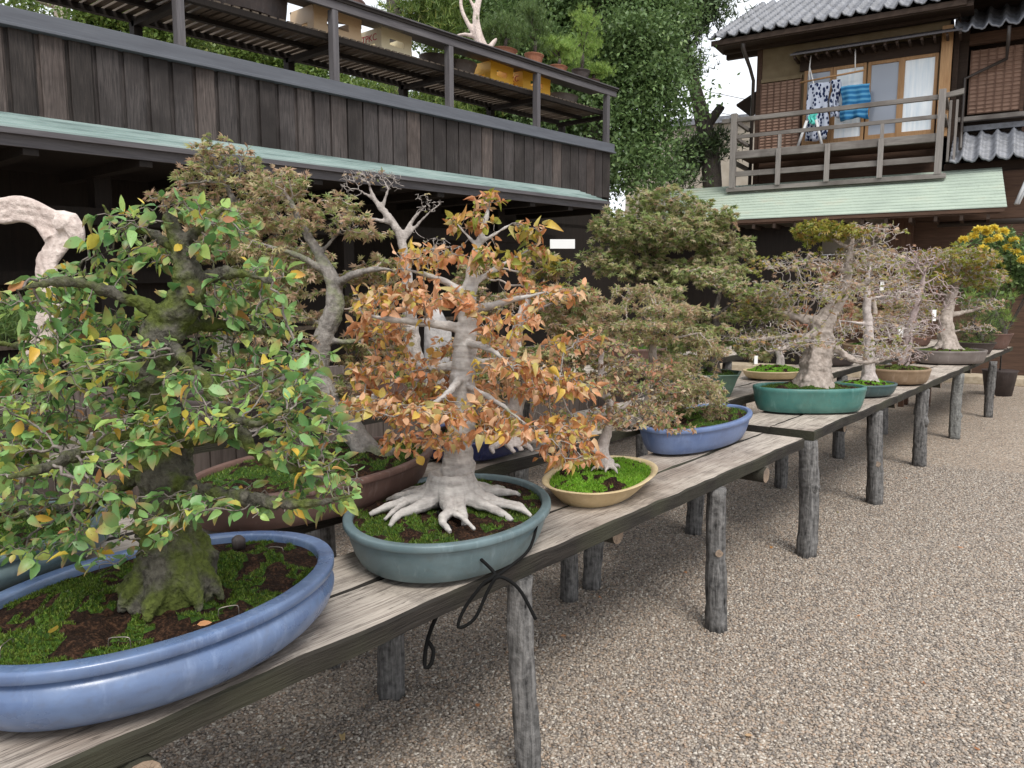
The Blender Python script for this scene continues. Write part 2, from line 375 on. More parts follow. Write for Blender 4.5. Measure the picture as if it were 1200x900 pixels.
b = B(LB); b.box(.60, .66, S0, S1+.02, 3.93, 3.983); b.box(1.5, 1.56, S0, S1+.02, 3.93, 3.983); b.box(1.05, 1.1, S0, S1, 3.94, 3.983)
b.build('shelf_beam', M['dark'], lb)
for s in (.3, 1.9, 3.62, 5.28, 6.95, 8.6, 10.2):
    b = B(LB); b.box(.662, 1.498, s-.04, s+.04, 3.88, 3.935); b.build('shelf_bracket', M['dark'], lb)
# floor slab of the balcony and the dark ground floor
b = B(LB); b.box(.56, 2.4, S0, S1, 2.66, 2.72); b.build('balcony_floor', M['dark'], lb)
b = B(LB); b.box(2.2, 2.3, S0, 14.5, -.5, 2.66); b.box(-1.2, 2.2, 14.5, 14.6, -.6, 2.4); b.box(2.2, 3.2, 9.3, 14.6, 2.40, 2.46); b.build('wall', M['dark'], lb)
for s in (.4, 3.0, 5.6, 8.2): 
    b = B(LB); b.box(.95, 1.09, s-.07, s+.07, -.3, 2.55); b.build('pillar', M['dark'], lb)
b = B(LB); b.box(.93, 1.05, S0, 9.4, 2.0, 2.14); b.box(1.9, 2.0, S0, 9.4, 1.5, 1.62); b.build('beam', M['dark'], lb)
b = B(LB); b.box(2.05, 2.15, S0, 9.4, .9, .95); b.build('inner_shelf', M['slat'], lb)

# ------------------------------------------------------------------ house (local: s along facade, o toward the viewer, z up)
HO = Vector((-5.94, 13.95, 0)); HA = math.radians(8)
def HL(s, o, z): return (s, -o, z)
def hworld(s, o, z): return HO+Vector((math.cos(HA), math.sin(HA), 0))*s+Vector((math.sin(HA), -math.cos(HA), 0))*o+Vector((0, 0, z))
hs = empty('timber_house', HO, 'two storey dark wooden Japanese house with grey tiled roof and pale green copper skirt roof', 'house', rz=HA)
def hp(name, mat, boxes, bevel=.004, **k):
    b = B(HL)
    for x in boxes: b.box(*x)
    return b.build(name, mat, hs, bevel=bevel, **k)
# copper skirt roof: eave o=0 z=2.8, top o=-1.35 z=3.6 ; courses
b = B(HL); nr = 13
for i in range(nr):
    f0, f1 = i/nr, (i+1)/nr
    o0, o1 = -1.4*f0, -1.4*f1-.01; za, zb = 2.8+.80*f0+.014, 2.8+.80*f1+.002
    sl0, sl1 = -2.2-.0*f0, -2.2
    b.hexa([(sl0, o0, za-.016), (4.19-.10*f0, o0, za-.016), (4.19-.10*f1, o1, zb-.016), (sl1, o1, zb-.016), (sl0, o0, za), (4.19-.10*f0, o0, za), (4.19-.10*f1, o1, zb), (sl1, o1, zb)])
b.build('skirt_roof', M['patina'], hs)
b = B(HL); b.box(-2.2, 4.16, -.05, -.01, 2.73, 2.79); b.hexa([(-2.2, -.05, 2.70), (4.1, -.05, 2.70), (4.1, -1.38, 3.42), (-2.2, -1.38, 3.42), (-2.2, -.05, 2.73), (4.1, -.05, 2.73), (4.1, -1.38, 3.46), (-2.2, -1.38, 3.46)])
b.build('skirt_fascia', M['brownh'], hs)
b = B(HL)
for i in range(17): b.box(-2.0+i*.37, -1.95+i*.37, -.8, -.03, 2.62, 2.70)
b.build('rafter_ends', M['hdark'], hs)
# ground floor
WO = -1.5
hp('lower_plaster', M['cream'], [(-2.2, 2.5, WO-.1, WO, 2.18, 3.5)])
hp('lower_panelling', M['brownh'], [(2.52, 4.6, WO-.12, WO-.02, 2.745, 3.55), (-2.2, 2.55, WO-.1, WO+.01, .0, 2.17), (2.56, 7.5, WO-.12, WO-.02, 0, 2.74)])
for s in (-2.1, -.5, .95): hp('pillar', M['brownv'], [(s-.09, s+.09, WO-.08, WO+.08, 0, 2.72)])
hp('pillar', M['brownv'], [(2.42, 2.80, -1.42, -1.06, .05, 2.8)], label='broad reddish brown corner pillar')
hp('lintel', M['brownv'], [(-2.2, 7.4, WO+.0, WO+.06, 2.08, 2.17), (-2.2, 7.4, WO+.0, WO+.05, 1.5, 1.56)])
for i in range(9): hp('panel_batten', M['hdark'], [(-2.0+i*.45, -1.97+i*.45, WO+.012, WO+.035, 0, 1.5)], bevel=0)
# upper storey wall
UO = -2.05
hp('upper_wall', M['ochre'], [(-.27, 3.14, UO-.12, UO, 5.05, 6.75)])
hp('upper_wall', M['brownh'], [(-.27, 3.14, UO-.14, UO-.02, 3.3, 5.05)], label='dark boards under and behind the balcony')
hp('upper_wall', M['hdark'], [(-.27, 3.14, -5, UO-.15, 3.3, 6.7)], label='far body of the house')
hp('corner_post', M['brownh'], [(-.30, -.20, UO-.1, UO+.05, 3.5, 6.5)])
hp('door_lintel', M['hdark'], [(.55, 3.0, UO, UO+.06, 5.82, 6.1), (-.2, 3.14, UO, UO+.05, 4.28, 4.36)])
hp('honey_post', M['honey'], [(3.02, 3.2, UO-.02, UO+.14, 4.3, 6.25)])
# small roof strip over the doors
b = B(HL); b.hexa([(.45, -1.52, 6.02), (3.35, -1.52, 6.02), (3.35, -2.04, 6.2), (.45, -2.04, 6.2), (.45, -1.52, 6.05), (3.35, -1.52, 6.05), (3.35, -2.04, 6.23), (.45, -2.04, 6.23)])
b.build('door_hood', M['railgrey'], hs)
hp('hood_rafters', M['hdark'], [(.5+i*.2, .54+i*.2, -2.0, -1.56, 5.97, 6.02) for i in range(15)], bevel=0)
# doors: four sliding panels
doors = [(.70, 1.12, 'panegrey'), (1.24, 1.72, 'pane'), (1.86, 2.33, 'panegrey'), (2.44, 2.93, 'pane')]
for a_, c_, mt in doors:
    d = hp('sliding_door', M['honey'], [(a_-.06, a_, UO, UO+.05, 4.36, 5.82), (c_, c_+.055, UO, UO+.05, 4.36, 5.82), (a_, c_, UO, UO+.05, 4.36, 4.46), (a_, c_, UO, UO+.05, 5.76, 5.82)])
    b = B(HL); b.box(a_, c_, UO+.01, UO+.022, 4.46, 5.76); b.build('pane', M[mt], d)
def lattice(s0, s1, o, z0_, z1_, nh, nv, name='shutter'):
    f = hp(name, M['lattice'], [(s0, s1, o-.02, o, z0_, z1_)])
    b = B(HL); rg = random.Random(int(s0*100))
    for i in range(nh):
        z = z0_+(z1_-z0_)*(i+.5)/nh; b.hexa([(s0, o, z-.02), (s1, o, z-.02), (s1, o+.004, z+.022), (s0, o+.004, z+.022), (s0, o+.02, z-.02), (s1, o+.02, z-.02), (s1, o+.006, z+.022), (s0, o+.006, z+.022)])
    b.build('slats', M['lattice'], f)
    b = B(HL)
    for i in range(nv+1):
        x = s0+(s1-s0)*i/nv; b.box(x-.012, x+.012, o+.018, o+.034, z0_, z1_)
    b.build('bars', M['latticebar'], f)
    return f
lattice(-.19, .58, UO+.05, 4.36, 5.68, 22, 6)
hp('shutter_header', M['ochre'], [(-.2, .6, UO+.0, UO+.08, 5.69, 5.76)])
# main kawara roof
def kawara(name, s0, s1, o0, z0_, length, slope, pitch=.235, row=.22, cut=0, cut1=0):
    nu = int((s1-s0)/pitch*10); nr_ = int(length/row); V = []; T = []
    for j in range(nr_):
        for e in (0, 1):
            for i in range(nu+1):
                f = (j+e)*row/length
                a = s0+cut*f*length; b_ = s1+cut1*f*length
                u = s0+(s1-s0)*i/nu; u = min(max(u, a), b_)
                ph = (u/pitch) % 1.0
                wv = .045*math.cos(2*PI*ph)+.02*math.cos(4*PI*ph+.8)
                d = (j+e)*row; V.append((u, -(o0-d*math.cos(slope)), z0_+d*math.sin(slope)+wv+(.034 if e == 0 else 0)))
        base = j*2*(nu+1)
        for i in range(nu): T.append((base+i, base+i+1, base+nu+1+i+1, base+nu+1+i))
        if j:
            pb = base-(nu+1)
            for i in range(nu): T.append((pb+i, pb+i+1, base+i+1, base+i))
    me = tris_mesh(name, V, T)
    o = obj(name, me, M['tile'], hs, smooth=False); sm = o.modifiers.new('thick', 'SOLIDIFY'); sm.thickness = .03; sm.offset = -1
    return o
RO, RZ = -1.2, 6.50
kawara('tiled_roof', -1.08, 3.5, RO, RZ, 4.3, math.radians(25), cut=.0)
kawara('tiled_roof', 3.5, 8.5, RO, RZ, 4.3, math.radians(25))
hp('eave_fascia', M['hdark'], [(-1.04, 3.4, RO-.10, RO-.06, RZ-.14, RZ-.04), (-1.04, 3.5, RO-.9, RO-.12, RZ-.10, RZ-.06)])
b = B(HL); b.hexa([(-1.0, RO-.1, RZ-.16), (3.5, RO-.1, RZ-.16), (3.5, RO-4.2, RZ+1.78), (-1.0, RO-4.2, RZ+1.78), (-1.0, RO-.1, RZ-.09), (3.5, RO-.1, RZ-.09), (3.5, RO-4.2, RZ+1.85), (-1.0, RO-4.2, RZ+1.85)]); b.build('soffit', M['hdark'], hs)
hp('roof_beam', M['hdark'], [(-.95, 3.3, UO+.1, UO+.22, 6.34, 6.46), (-.95, -.3, UO-.1, UO+.02, 6.28, 6.42)])
hp('rafters', M['hdark'], [(-.8+i*.4, -.73+i*.4, UO, RO-.12, 6.42, 6.49) for i in range(11)], bevel=0)
# side window roof and downpipe
b = B(HL); b.hexa([(-.75, -2.2, 5.35), (-.28, -2.2, 5.6), (-.28, -3.4, 5.6), (-.75, -3.4, 5.35), (-.75, -2.2, 5.39), (-.28, -2.2, 5.64), (-.28, -3.4, 5.64), (-.75, -3.4, 5.39)]); b.build('side_hood', M['hdark'], hs)
b = B(HL); b.tube([(-.42, -1.35, 6.42), (-.42, -1.36, 6.25), (-.36, -1.7, 5.95), (-.34, -1.92, 5.75), (-.34, -1.92, 3.6)], [.06, .045, .035, .035, .035], 8)
b.build('downpipe', M['metal'], hs)
# balcony
BO = -1.0
bal = bpy.data.objects.new('balcony', None); COL.objects.link(bal); bal.parent = hs
def bp_(name, mat, boxes, bevel=.004):
    b = B(HL)
    for x in boxes: b.box(*x)
    return b.build(name, mat, bal, bevel=bevel)
bp_('bottom_beam', M['silver'], [(-.55, 3.27, BO-.06, BO+.06, 3.43, 3.51)])
bp_('floor_beam', M['silver'], [(-.38, 3.1, BO-.03, BO+.05, 4.06, 4.20)])
bp_('deck', M['brownh'], [(-.36, 3.1, UO+.05, BO-.03, 4.10, 4.18)])
bp_('lower_rail', M['silver'], [(-.42, 3.12, BO-.02, BO+.02, 3.72, 3.82)])
bp_('middle_rail', M['silver'], [(-.40, 3.12, BO-.02, BO+.02, 4.45, 4.52)])
b = B(HL); b.box(-.68, 3.1, BO-.035, BO+.035, 4.77, 4.85); b.hexa([(3.1, BO-.035, 4.77), (3.46, BO-.035, 4.82), (3.46, BO+.035, 4.82), (3.1, BO+.035, 4.77), (3.1, BO-.035, 4.85), (3.46, BO-.035, 4.91), (3.46, BO+.035, 4.91), (3.1, BO+.035, 4.85)]); b.build('hand_rail', M['silver'], bal, bevel=.004)
bp_('side_rail', M['silver'], [(-.46, -.40, UO, BO, 4.76, 4.83), (-.46, -.40, UO, BO, 4.45, 4.51), (-.44, -.38, UO, BO, 3.95, 4.03)])
bp_('side_rail', M['silver'], [(3.16, 3.22, UO, BO, 4.76, 4.83), (3.16, 3.22, UO, BO, 4.45, 4.51)])
for s in (-.44, 3.14): bp_('corner_post', M['silverv'], [(s-.055, s+.055, BO-.05, BO+.07, 3.5, 4.93)])
for s in (.44, 1.32, 2.22): bp_('post', M['silverv'], [(s-.045, s+.045, BO+.051, BO+.085, 3.5, 4.18)])
for s in (.44, 2.22): bp_('post', M['silverv'], [(s-.03, s+.03, BO-.02, BO+.03, 4.2, 4.45)])
for s in (3.26, 3.36): bp_('strut', M['silverv'], [(s-.02, s+.02, BO-.35, BO-.3, 3.75, 4.8)])
# right wing
kawara('wing_roof', 3.3, 8.5, -1.15, 3.72, 1.5, math.radians(28), .25, .2)
hp('wing_wall', M['hdark'], [(3.2, 3.45, -2.6, -2.3, 3.7, 6.4), (3.45, 8, -3.1, -3.0, 4.1, 6.4)])
lattice(3.50, 4.30, -2.35, 4.72, 5.85, 16, 6)
hp('wing_frame', M['brownh'], [(4.30, 4.36, -2.4, -2.3, 4.6, 6.0), (3.3, 7.5, -2.42, -2.32, 5.95, 6.15), (4.36, 7.5, -2.42, -2.36, 3.7, 4.55)])
hp('wing_body', M['hdark'], [(3.2, 9, -7, -3.12, 0, 7.6), (3.2, 9, -3.11, -1.63, 0, 3.75), (3.21, 3.3, -3.1, -2.15, 3.4, 6.4)])
hp('window_sill', M['silver'], [(3.3, 7.5, -2.34, -2.2, 4.58, 4.66)])
kawara('hood_roof', 3.25, 8.5, -1.55, 6.02, 4.2, math.radians(25), .25, .2)
hp('ridge', M['tile'], [(3.3, 8.5, -2.5, -2.35, 4.42, 4.52)])
b = B(HL); b.tube([(4.05, -1.6, 6.0), (4.05, -1.7, 5.75), (4.05, -2.2, 5.6), (3.42, -2.25, 5.35), (3.42, -2.2, 4.4), (3.45, -1.3, 3.95)], .03, 8); b.build('downpipe', M['metal'], hs)
b = B(HL); b.tube([(4.55, -1.05, 3.75), (4.45, -.9, 3.3), (4.32, -.75, 2.9)], .03, 8); b.tube([(4.66, -1.05, 3.75), (4.5, -.9, 3.3), (4.36, -.75, 2.9)], .02, 8); b.build('downpipe', M['palepipe'], hs, label='pale angled downpipe')
b = B(HL); b.tube([(3.2, -.8, 2.62), (7.5, -.8, 2.66)], .05, 8); b.build('gutter', M['metal'], hs)
# step
st = B(HL); st.box(-1, 8, -.2, .35, 0, .12); o = st.build('stone_step', M['stone'], None, bevel=.01); o.location = HO; o.rotation_euler = (0, 0, HA); tag(o, 'long yellowish stone step in front of the house', 'step')

# laundry on the balcony
p = B(HL); p.tube([(.62, -1.72, 5.54), (1.78, -1.68, 5.60)], .018, 8)
lp = empty('laundry_pole', HO, 'horizontal bamboo pole hung on white cords in front of the balcony doors', 'laundry pole', rz=HA)
p.build('pole', M['honey'], lp)
for c_ in ([(.80, -1.72, 6.02), (.78, -1.72, 5.7), (.80, -1.71, 5.55)], [(.79, -1.72, 5.8), (.93, -1.70, 5.3), (.95, -1.7, 4.9)], [(1.60, -1.7, 6.02), (1.62, -1.69, 5.59)]):
    p = B(HL); p.tube(c_, .012, 6); p.build('cord', M['rope'], lp)
q = N('blue_towel'); w_ = q.n('ShaderNodeTexWave'); w_.bands_direction = 'Z'; w_.inputs['Scale'].default_value = 3.5; w_.inputs['Distortion'].default_value = 1.5; q.put(w_.inputs['Vector'], q.tc.outputs['Object'])
M['towel'] = q.out(q.ramp(w_.outputs['Fac'], [(.2, (.02, .11, .25)), (.6, (.04, .18, .35)), (.95, (.09, .26, .42))]), .9, .1)
q = N('patterned_cloth'); w_ = q.n('ShaderNodeTexVoronoi'); w_.inputs['Scale'].default_value = 13; q.put(w_.inputs['Vector'], q.coord((1.5, 1.5, 1)))
M['pattern'] = q.out(q.ramp(w_.outputs['Distance'], [(.40, (.012, .02, .06)), (.5, (.42, .46, .55))]), .9, .1)
q = N('mint_cloth'); M['mint'] = q.out((.12, .55, .48), .9, .1)
def cloth(name, s0, s1, zt, zb, o, mat, label, cat, wav=.03, seed=0):
    rg = np.random.default_rng(seed); nx, nz = 24, 14; V = []; T = []
    ph = rg.uniform(0, 6)
    for j in range(nz+1):
        for i in range(nx+1):
            f = i/nx; h = j/nz
            V.append((s0+(s1-s0)*f+.02*math.sin(9*h+ph), -(o+wav*math.sin(f*14+ph+h)*(.3+h)+.02*math.sin(f*5)), zt-(zt-zb)*h+.02*math.sin(f*7+ph)*h))
    for j in range(nz):
        for i in range(nx): a = j*(nx+1)+i; T.append((a, a+1, a+nx+2, a+nx+1))
    o_ = obj(name, tris_mesh(name, V, T), mat, smooth=True); o_.location = HO; o_.rotation_euler = (0, 0, HA)
    sm = o_.modifiers.new('thick', 'SOLIDIFY'); sm.thickness = .006
    return tag(o_, label, cat)
cloth('blue_towel', 1.40, 1.90, 5.35, 4.72, -1.66, M['towel'], 'blue striped towels hanging folded before the pale balcony door', 'towel')
cloth('patterned_cloth', .78, 1.17, 5.48, 4.40, -1.70, M['pattern'], 'navy and white dotted cloth hanging over the balcony rail', 'cloth', .02, 2)
cloth('white_dotted_cloth', 1.20, 1.38, 5.5, 4.8, -1.70, M['pattern'], 'narrow white strip of dotted cloth beside the blue towels', 'cloth', .02, 4)
cloth('mint_cloth', .84, .98, 4.92, 4.70, -1.60, M['mint'], 'small mint green cloth pegged low on the dotted cloth', 'cloth', .02, 3)
for a_, c_, lab in ((.66, .82, 'pale leaning plastic pole left of the dotted cloth'), (1.14, .99, 'pale leaning plastic pole right of the mint cloth')):
    p = B(HL); p.tube([(a_, -1.45, 4.2), (c_, -1.5, 4.75)], .028, 8); o = p.build('leaning_pole', M['palepipe']); o.location = HO; o.rotation_euler = (0, 0, HA); tag(o, lab, 'pole')

# ------------------------------------------------------------------ benches
def rough_plank(b, x0, x1, y0, y1, z0_, z1_, rg, seg=24):
    """a plank along y with slightly wandering edges; the long faces use material 1"""
    ys = [y0+(y1-y0)*i/seg for i in range(seg+1)]
    rows = []
    ja = jb = jc = 0
    for y in ys:
        ja = ja*.7+rg.uniform(-.005, .005); jb = jb*.7+rg.uniform(-.005, .005); jc = jc*.7+rg.uniform(-.0025, .0025)
        rows.append([b.bm.verts.new(q) for q in ((x0+ja, y, z0_), (x1+jb*.6, y, z0_), (x1+jb+.002, y, z1_+jc-.006), (x1+jb-.006, y, z1_+jc), (x0+ja+.005, y, z1_+jc*.8), (x0+ja, y, z1_-.006))])
    for a, c in zip(rows, rows[1:]):
        for k in range(6):
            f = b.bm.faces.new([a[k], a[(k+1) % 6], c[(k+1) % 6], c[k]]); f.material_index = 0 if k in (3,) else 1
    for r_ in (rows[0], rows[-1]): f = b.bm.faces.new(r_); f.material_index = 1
def log_leg(x, y, ztop, r, seed, mat, par, off, lean=0):
    b = B(); rg = random.Random(seed); n = 14; pts = []; rads = []
    for i in range(n+1):
        f = i/n; pts.append((x+lean*(1-f)+.006*math.sin(f*5+seed), y+.006*math.cos(f*4+seed*2), ztop*f-.01*(1-f))); rads.append(r*(1.06-.08*f)*(1+rg.uniform(-.06, .06)))
    b.tube(pts, rads, 18, .17, seed)
    k = rg.random()*.4+.3; a = rg.uniform(-.6, .6)     # knot scar
    if seed % 3 == 0: b.tube([(x+lean*(1-k), y, ztop*k), (x+lean*(1-k)+math.cos(a-.6)*(r+.006), y+math.sin(a-.6)*(r+.006), ztop*k+.008)], [r*.55, r*.40], 9, .2, seed+3, capmi=1)
    else: b.tube([(x+lean*(1-k), y, ztop*k-.04), (x+lean*(1-k)+math.cos(a)*r*.35, y+math.sin(a)*r*.35, ztop*k), (x+lean*(1-k), y, ztop*k+.05)], [r*.8, r*.86, r*.7], 10, .2, seed+3)
    o = b.build('leg', [mat, M['endgrain']], par, off)
    return o
def bench(name, x0, x1, y0, y1, zt, th, legs, beams, label, group, seed=1, split=1):
    root = empty(name, ((x0+x1)/2, (y0+y1)/2, 0), label, 'bench', group); off = root.location
    rg = random.Random(seed)
    w = (x1-x0)/split
    for i in range(split):
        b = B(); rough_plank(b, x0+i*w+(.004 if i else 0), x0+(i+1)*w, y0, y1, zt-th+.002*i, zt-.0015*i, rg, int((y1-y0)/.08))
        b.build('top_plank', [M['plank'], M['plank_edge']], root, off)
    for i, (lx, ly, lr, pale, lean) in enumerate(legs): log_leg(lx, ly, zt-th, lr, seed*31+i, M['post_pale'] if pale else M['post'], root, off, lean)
    for (bx0, bx1, by, br) in beams:
        b = B(); zc = zt-th-br-.001; n = 6
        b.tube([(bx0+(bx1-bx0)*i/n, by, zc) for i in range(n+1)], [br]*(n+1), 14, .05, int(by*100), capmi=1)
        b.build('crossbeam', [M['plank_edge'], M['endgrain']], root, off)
    return root
bench('front_bench', -1.83, -1.375, -1.0, 4.19, .70, .06, [(-1.40, .35, .04, 0, 0), (-1.39, 1.74, .040, 0, .03), (-1.385, 3.10, .040, 0, .02), (-1.79, .4, .035, 0, 0), ],
      [(-1.80, -1.44, 2.38, .038), (-1.80, -1.36, .585, .040), (-1.80, -1.36, 3.62, .038)], 'front plank bench nearest the camera carrying the blue and the grey teal pots', 'plank benches on log legs', 1, 2)
bench('front_bench', -1.86, -1.36, 4.30, 12.6, .72, .055, [(-1.39, 4.32, .05, 0, .02), (-1.39, 5.70, .048, 0, .02), (-1.39, 7.21, .05, 0, 0), (-1.39, 8.79, .05, 1, 0), (-1.32, 10.53, .045, 0, .0)],
      [(-1.8, -1.42, 5.1, .035), (-1.8, -1.42, 6.4, .035), (-1.8, -1.4, 8.0, .035), (-1.8, -1.4, 9.6, .035)], 'far plank bench continuing from the near one, carrying the turquoise pot', 'plank benches on log legs', 2, 2)
bench('back_bench', -2.46, -1.97, -.6, 3.0, .80, .055, [(-2.04, .5, .045, 0, 0), (-2.06, 1.80, .045, 0, 0), (-2.06, 2.95, .04, 0, 0), (-2.42, .6, .04, 0, 0), (-2.42, 1.8, .04, 0, 0), (-2.42, 2.9, .04, 0, 0)],
      [(-2.4, -2.05, 1.2, .035)], 'second row plank bench carrying the large brown pot and the navy pot', 'plank benches on log legs', 3, 2)
bench('back_bench', -2.50, -2.0, 3.03, 12.2, .80, .055, [(-2.05, 3.16, .045, 0, 0), (-2.05, 4.28, .045, 0, 0), (-2.04, 5.72, .045, 0, 0), (-2.02, 7.09, .045, 0, 0), (-2.02, 8.6, .045, 0, 0), (-2.45, 5.0, .04, 0, 0), (-2.45, 7, .04, 0, 0), (-2.0, 10.2, .045, 0, 0)],
      [(-2.4, -2.05, 5.0, .035)], 'second row plank bench carrying the green hexagonal pot', 'plank benches on log legs', 4, 2)
bench('rear_bench', -3.55, -3.0, -.5, 9.0, .88, .06, [(-3.06, .6, .045, 0, 0), (-3.06, 2.2, .045, 0, 0), (-3.06, 3.8, .045, 0, 0), (-3.06, 5.4, .045, 0, 0), (-3.06, 7, .045, 0, 0), (-3.5, 1.4, .045, 0, 0), (-3.5, 4.4, .045, 0, 0), (-3.5, 7.4, .045, 0, 0)],
      [], 'rearmost plank bench half hidden behind the second row of trees', 'plank benches on log legs', 5, 2)
# low weathered board screen behind
b = B(); rg = random.Random(9); y = -.5
while y < 7: b.box(-3.98, -3.955, y, y+.15, .0, 1.02+rg.uniform(-.01, .01)); y += .158
r_ = empty('board_screen', (-3.97, 3, 0), 'low weathered grey brown board screen behind the benches', 'screen'); b.build('boards', wood('weathered_screen_board', (.09, .07, .06), (.23, .19, .17), 2, .8), r_, r_.location, bevel=.002)
b = B(); b.box(-3.95, -3.90, -.5, 7.1, .8, .87); b.box(-3.95, -3.90, -.5, 7.1, .15, .22); b.build('cross_rail', M['brownh'], r_, r_.location)

# ------------------------------------------------------------------ pots
def sup(a, bb, t, e=2.0):
    c, s = math.cos(t), math.sin(t)
    return (math.copysign(abs(c)**(2/e), c)*a, math.copysign(abs(s)**(2/e), s)*bb)
PROF = {  # (offset inward from the rim outline, fraction of height) from foot to inner soil line; w = wall
 'lip': lambda h: [(.062, 0), (.050, .005), (.030, h*.15), (.012, h*.30), (.002, h*.48), (.0, h*.58), (.006, h*.70), (.016, h*.775), (.019, h*.785), (.019, h*.805), (.003, h*.83), (.0, h*.85), (-.001, h*.96), (.002, h*.995), (.006, h), (.032, h*1.0), (.036, h*.99), (.038, h*.96), (.040, h*.86), (.05, h*.5)],
 'band': lambda h: [(.05, 0), (.044, .004), (.030, h*.25), (.018, h*.55), (.012, h*.78), (.012, h*.80), (.002, h*.825), (.0, h*.85), (.0, h*.96), (.003, h*.99), (.008, h), (.024, h*1.0), (.028, h*.985), (.030, h*.86), (.036, h*.5)],
 'plain': lambda h: [(.04, 0), (.034, .004), (.02, h*.25), (.008, h*.60), (.004, h*.80), (.0, h*.86), (.0, h*.96), (.005, h), (.018, h), (.022, h*.97), (.024, h*.85), (.03, h*.5)],
 'flare': lambda h: [(.07, 0), (.066, .004), (.042, h*.4), (.018, h*.8), (.004, h*.93), (.0, h*.97), (.002, h), (.016, h), (.022, h*.96), (.03, h*.85), (.04, h*.5)],
}
def pot_mesh(a, bb, h, prof='lip', e=2.0, n=96, hexs=0):
    P = PROF[prof](h); V = []; T = []
    for off, z in P:
        for k in range(n):
            t = 2*PI*k/n
            if hexs:
                sct = 2*PI/hexs; tt = ((t+sct/2) % sct)-sct/2; r = math.cos(sct/2)/math.cos(tt); r = min(r*1.0, 1)
                V.append(((a-off)*r*math.cos(t), (bb-off)*r*math.sin(t), z))
            else:
                x, y = sup(a-off, bb-off, t, e); V.append((x, y, z))
    m_ = len(P)
    for j in range(m_-1):
        for k in range(n): T.append((j*n+k, j*n+(k+1) % n, (j+1)*n+(k+1) % n, (j+1)*n+k))
    me = bpy.data.meshes.new('pot'); 
    faces = T+[tuple(range(n-1, -1, -1)), tuple((m_-1)*n+k for k in range(n))]
    me.from_pydata(V, [], faces); me.update(); return me, P[-2][0]
def vnoise(x, y, sc, seed):
    r = 0
    for k in range(4):
        r += math.sin(x*sc*(1.7**k)+seed*1.3+k*2.1+1.7*math.sin(y*sc*.8*(1.6**k)+seed+k))*math.cos(y*sc*(1.8**k)+seed*.7+k)*(.6**k)
    return r
def soil_mesh(a, bb, z, dome, seed, e=2.0, mossf=.5, hexs=0):
    V = [(0, 0, z+dome)]; T3 = []; R, n = 26, 80; mi = []
    def fz(x, y, f): return z+dome*(1-f*f)+.009*vnoise(x, y, 24, seed)*min(1, (1-f)*5)+.004*vnoise(x, y, 70, seed+3)*min(1, (1-f)*6)
    for j in range(1, R+1):
        f = j/R
        for k in range(n):
            t = 2*PI*k/n; 
            if hexs:
                sct = 2*PI/hexs; tt = ((t+sct/2) % sct)-sct/2; r = math.cos(sct/2)/math.cos(tt); x, y = a*r*math.cos(t)*f, bb*r*math.sin(t)*f
            else: x, y = sup(a, bb, t, e); x *= f; y *= f
            V.append((x, y, fz(x, y, f)))
    faces = [(0, 1+k, 1+(k+1) % n) for k in range(n)]
    for j in range(R-1):
        for k in range(n): a0 = 1+j*n; faces.append((a0+k, a0+(k+1) % n, a0+n+(k+1) % n, a0+n+k))
    for f in faces:
        c = np.mean([V[i] for i in f], axis=0); mi.append(1 if (vnoise(c[0], c[1], 13, seed+9)+.8*vnoise(c[0], c[1], 48, seed)) > (1-2*mossf) else 0)
    me = bpy.data.meshes.new('soil'); me.from_pydata(V, [], faces); me.update(); me.polygons.foreach_set('material_index', mi)
    return me, np.array(V), faces, mi
def moss_blades(V, faces, mi, count, hgt, seed, wid=.0016):
    rg = np.random.default_rng(seed); fm = [f for f, m_ in zip(faces, mi) if m_ == 1]
    if not fm: return None
    ar = np.array([np.linalg.norm(V[f[1]]-V[f[0]])*np.linalg.norm(V[f[2]]-V[f[1]]) for f in fm]); ar /= ar.sum()
    idx = rg.choice(len(fm), count, p=ar); v0 = np.array([V[fm[i][0]] for i in idx]); v1 = np.array([V[fm[i][1]] for i in idx]); v2 = np.array([V[fm[i][2]] for i in idx])
    u = rg.random((count, 1)); w = rg.random((count, 1)); c = v0+(v1-v0)*u+(v2-v1)*w*u
    d = rg.normal(size=(count, 3))*.45; d[:, 2] = 1; d /= np.linalg.norm(d, axis=1)[:, None]
    s = np.cross(d, rg.normal(size=(count, 3))); s /= np.linalg.norm(s, axis=1)[:, None]
    L = hgt*rg.uniform(.5, 1.4, (count, 1))
    Vn = np.concatenate([c-s*wid, c+s*wid, c+d*L], 1).reshape(-1, 3); T = np.arange(count*3).reshape(-1, 3)
    return tris_mesh('moss_tufts', Vn, T, {'rnd': ('FACE', rg.random(count)), 'along': ('POINT', np.tile([0, 0, 1], count))})
M['mossblade'] = leafmat('moss_blade', [(0, (.02, .04, .008)), (.4, (.06, .12, .015)), (.8, (.13, .24, .03)), (1, (.26, .36, .07))], trans=.35)
M['mossbladeb'] = leafmat('bright_moss_blade', [(0, (.10, .22, .015)), (.5, (.20, .42, .03)), (1, (.36, .60, .08))], trans=.35)
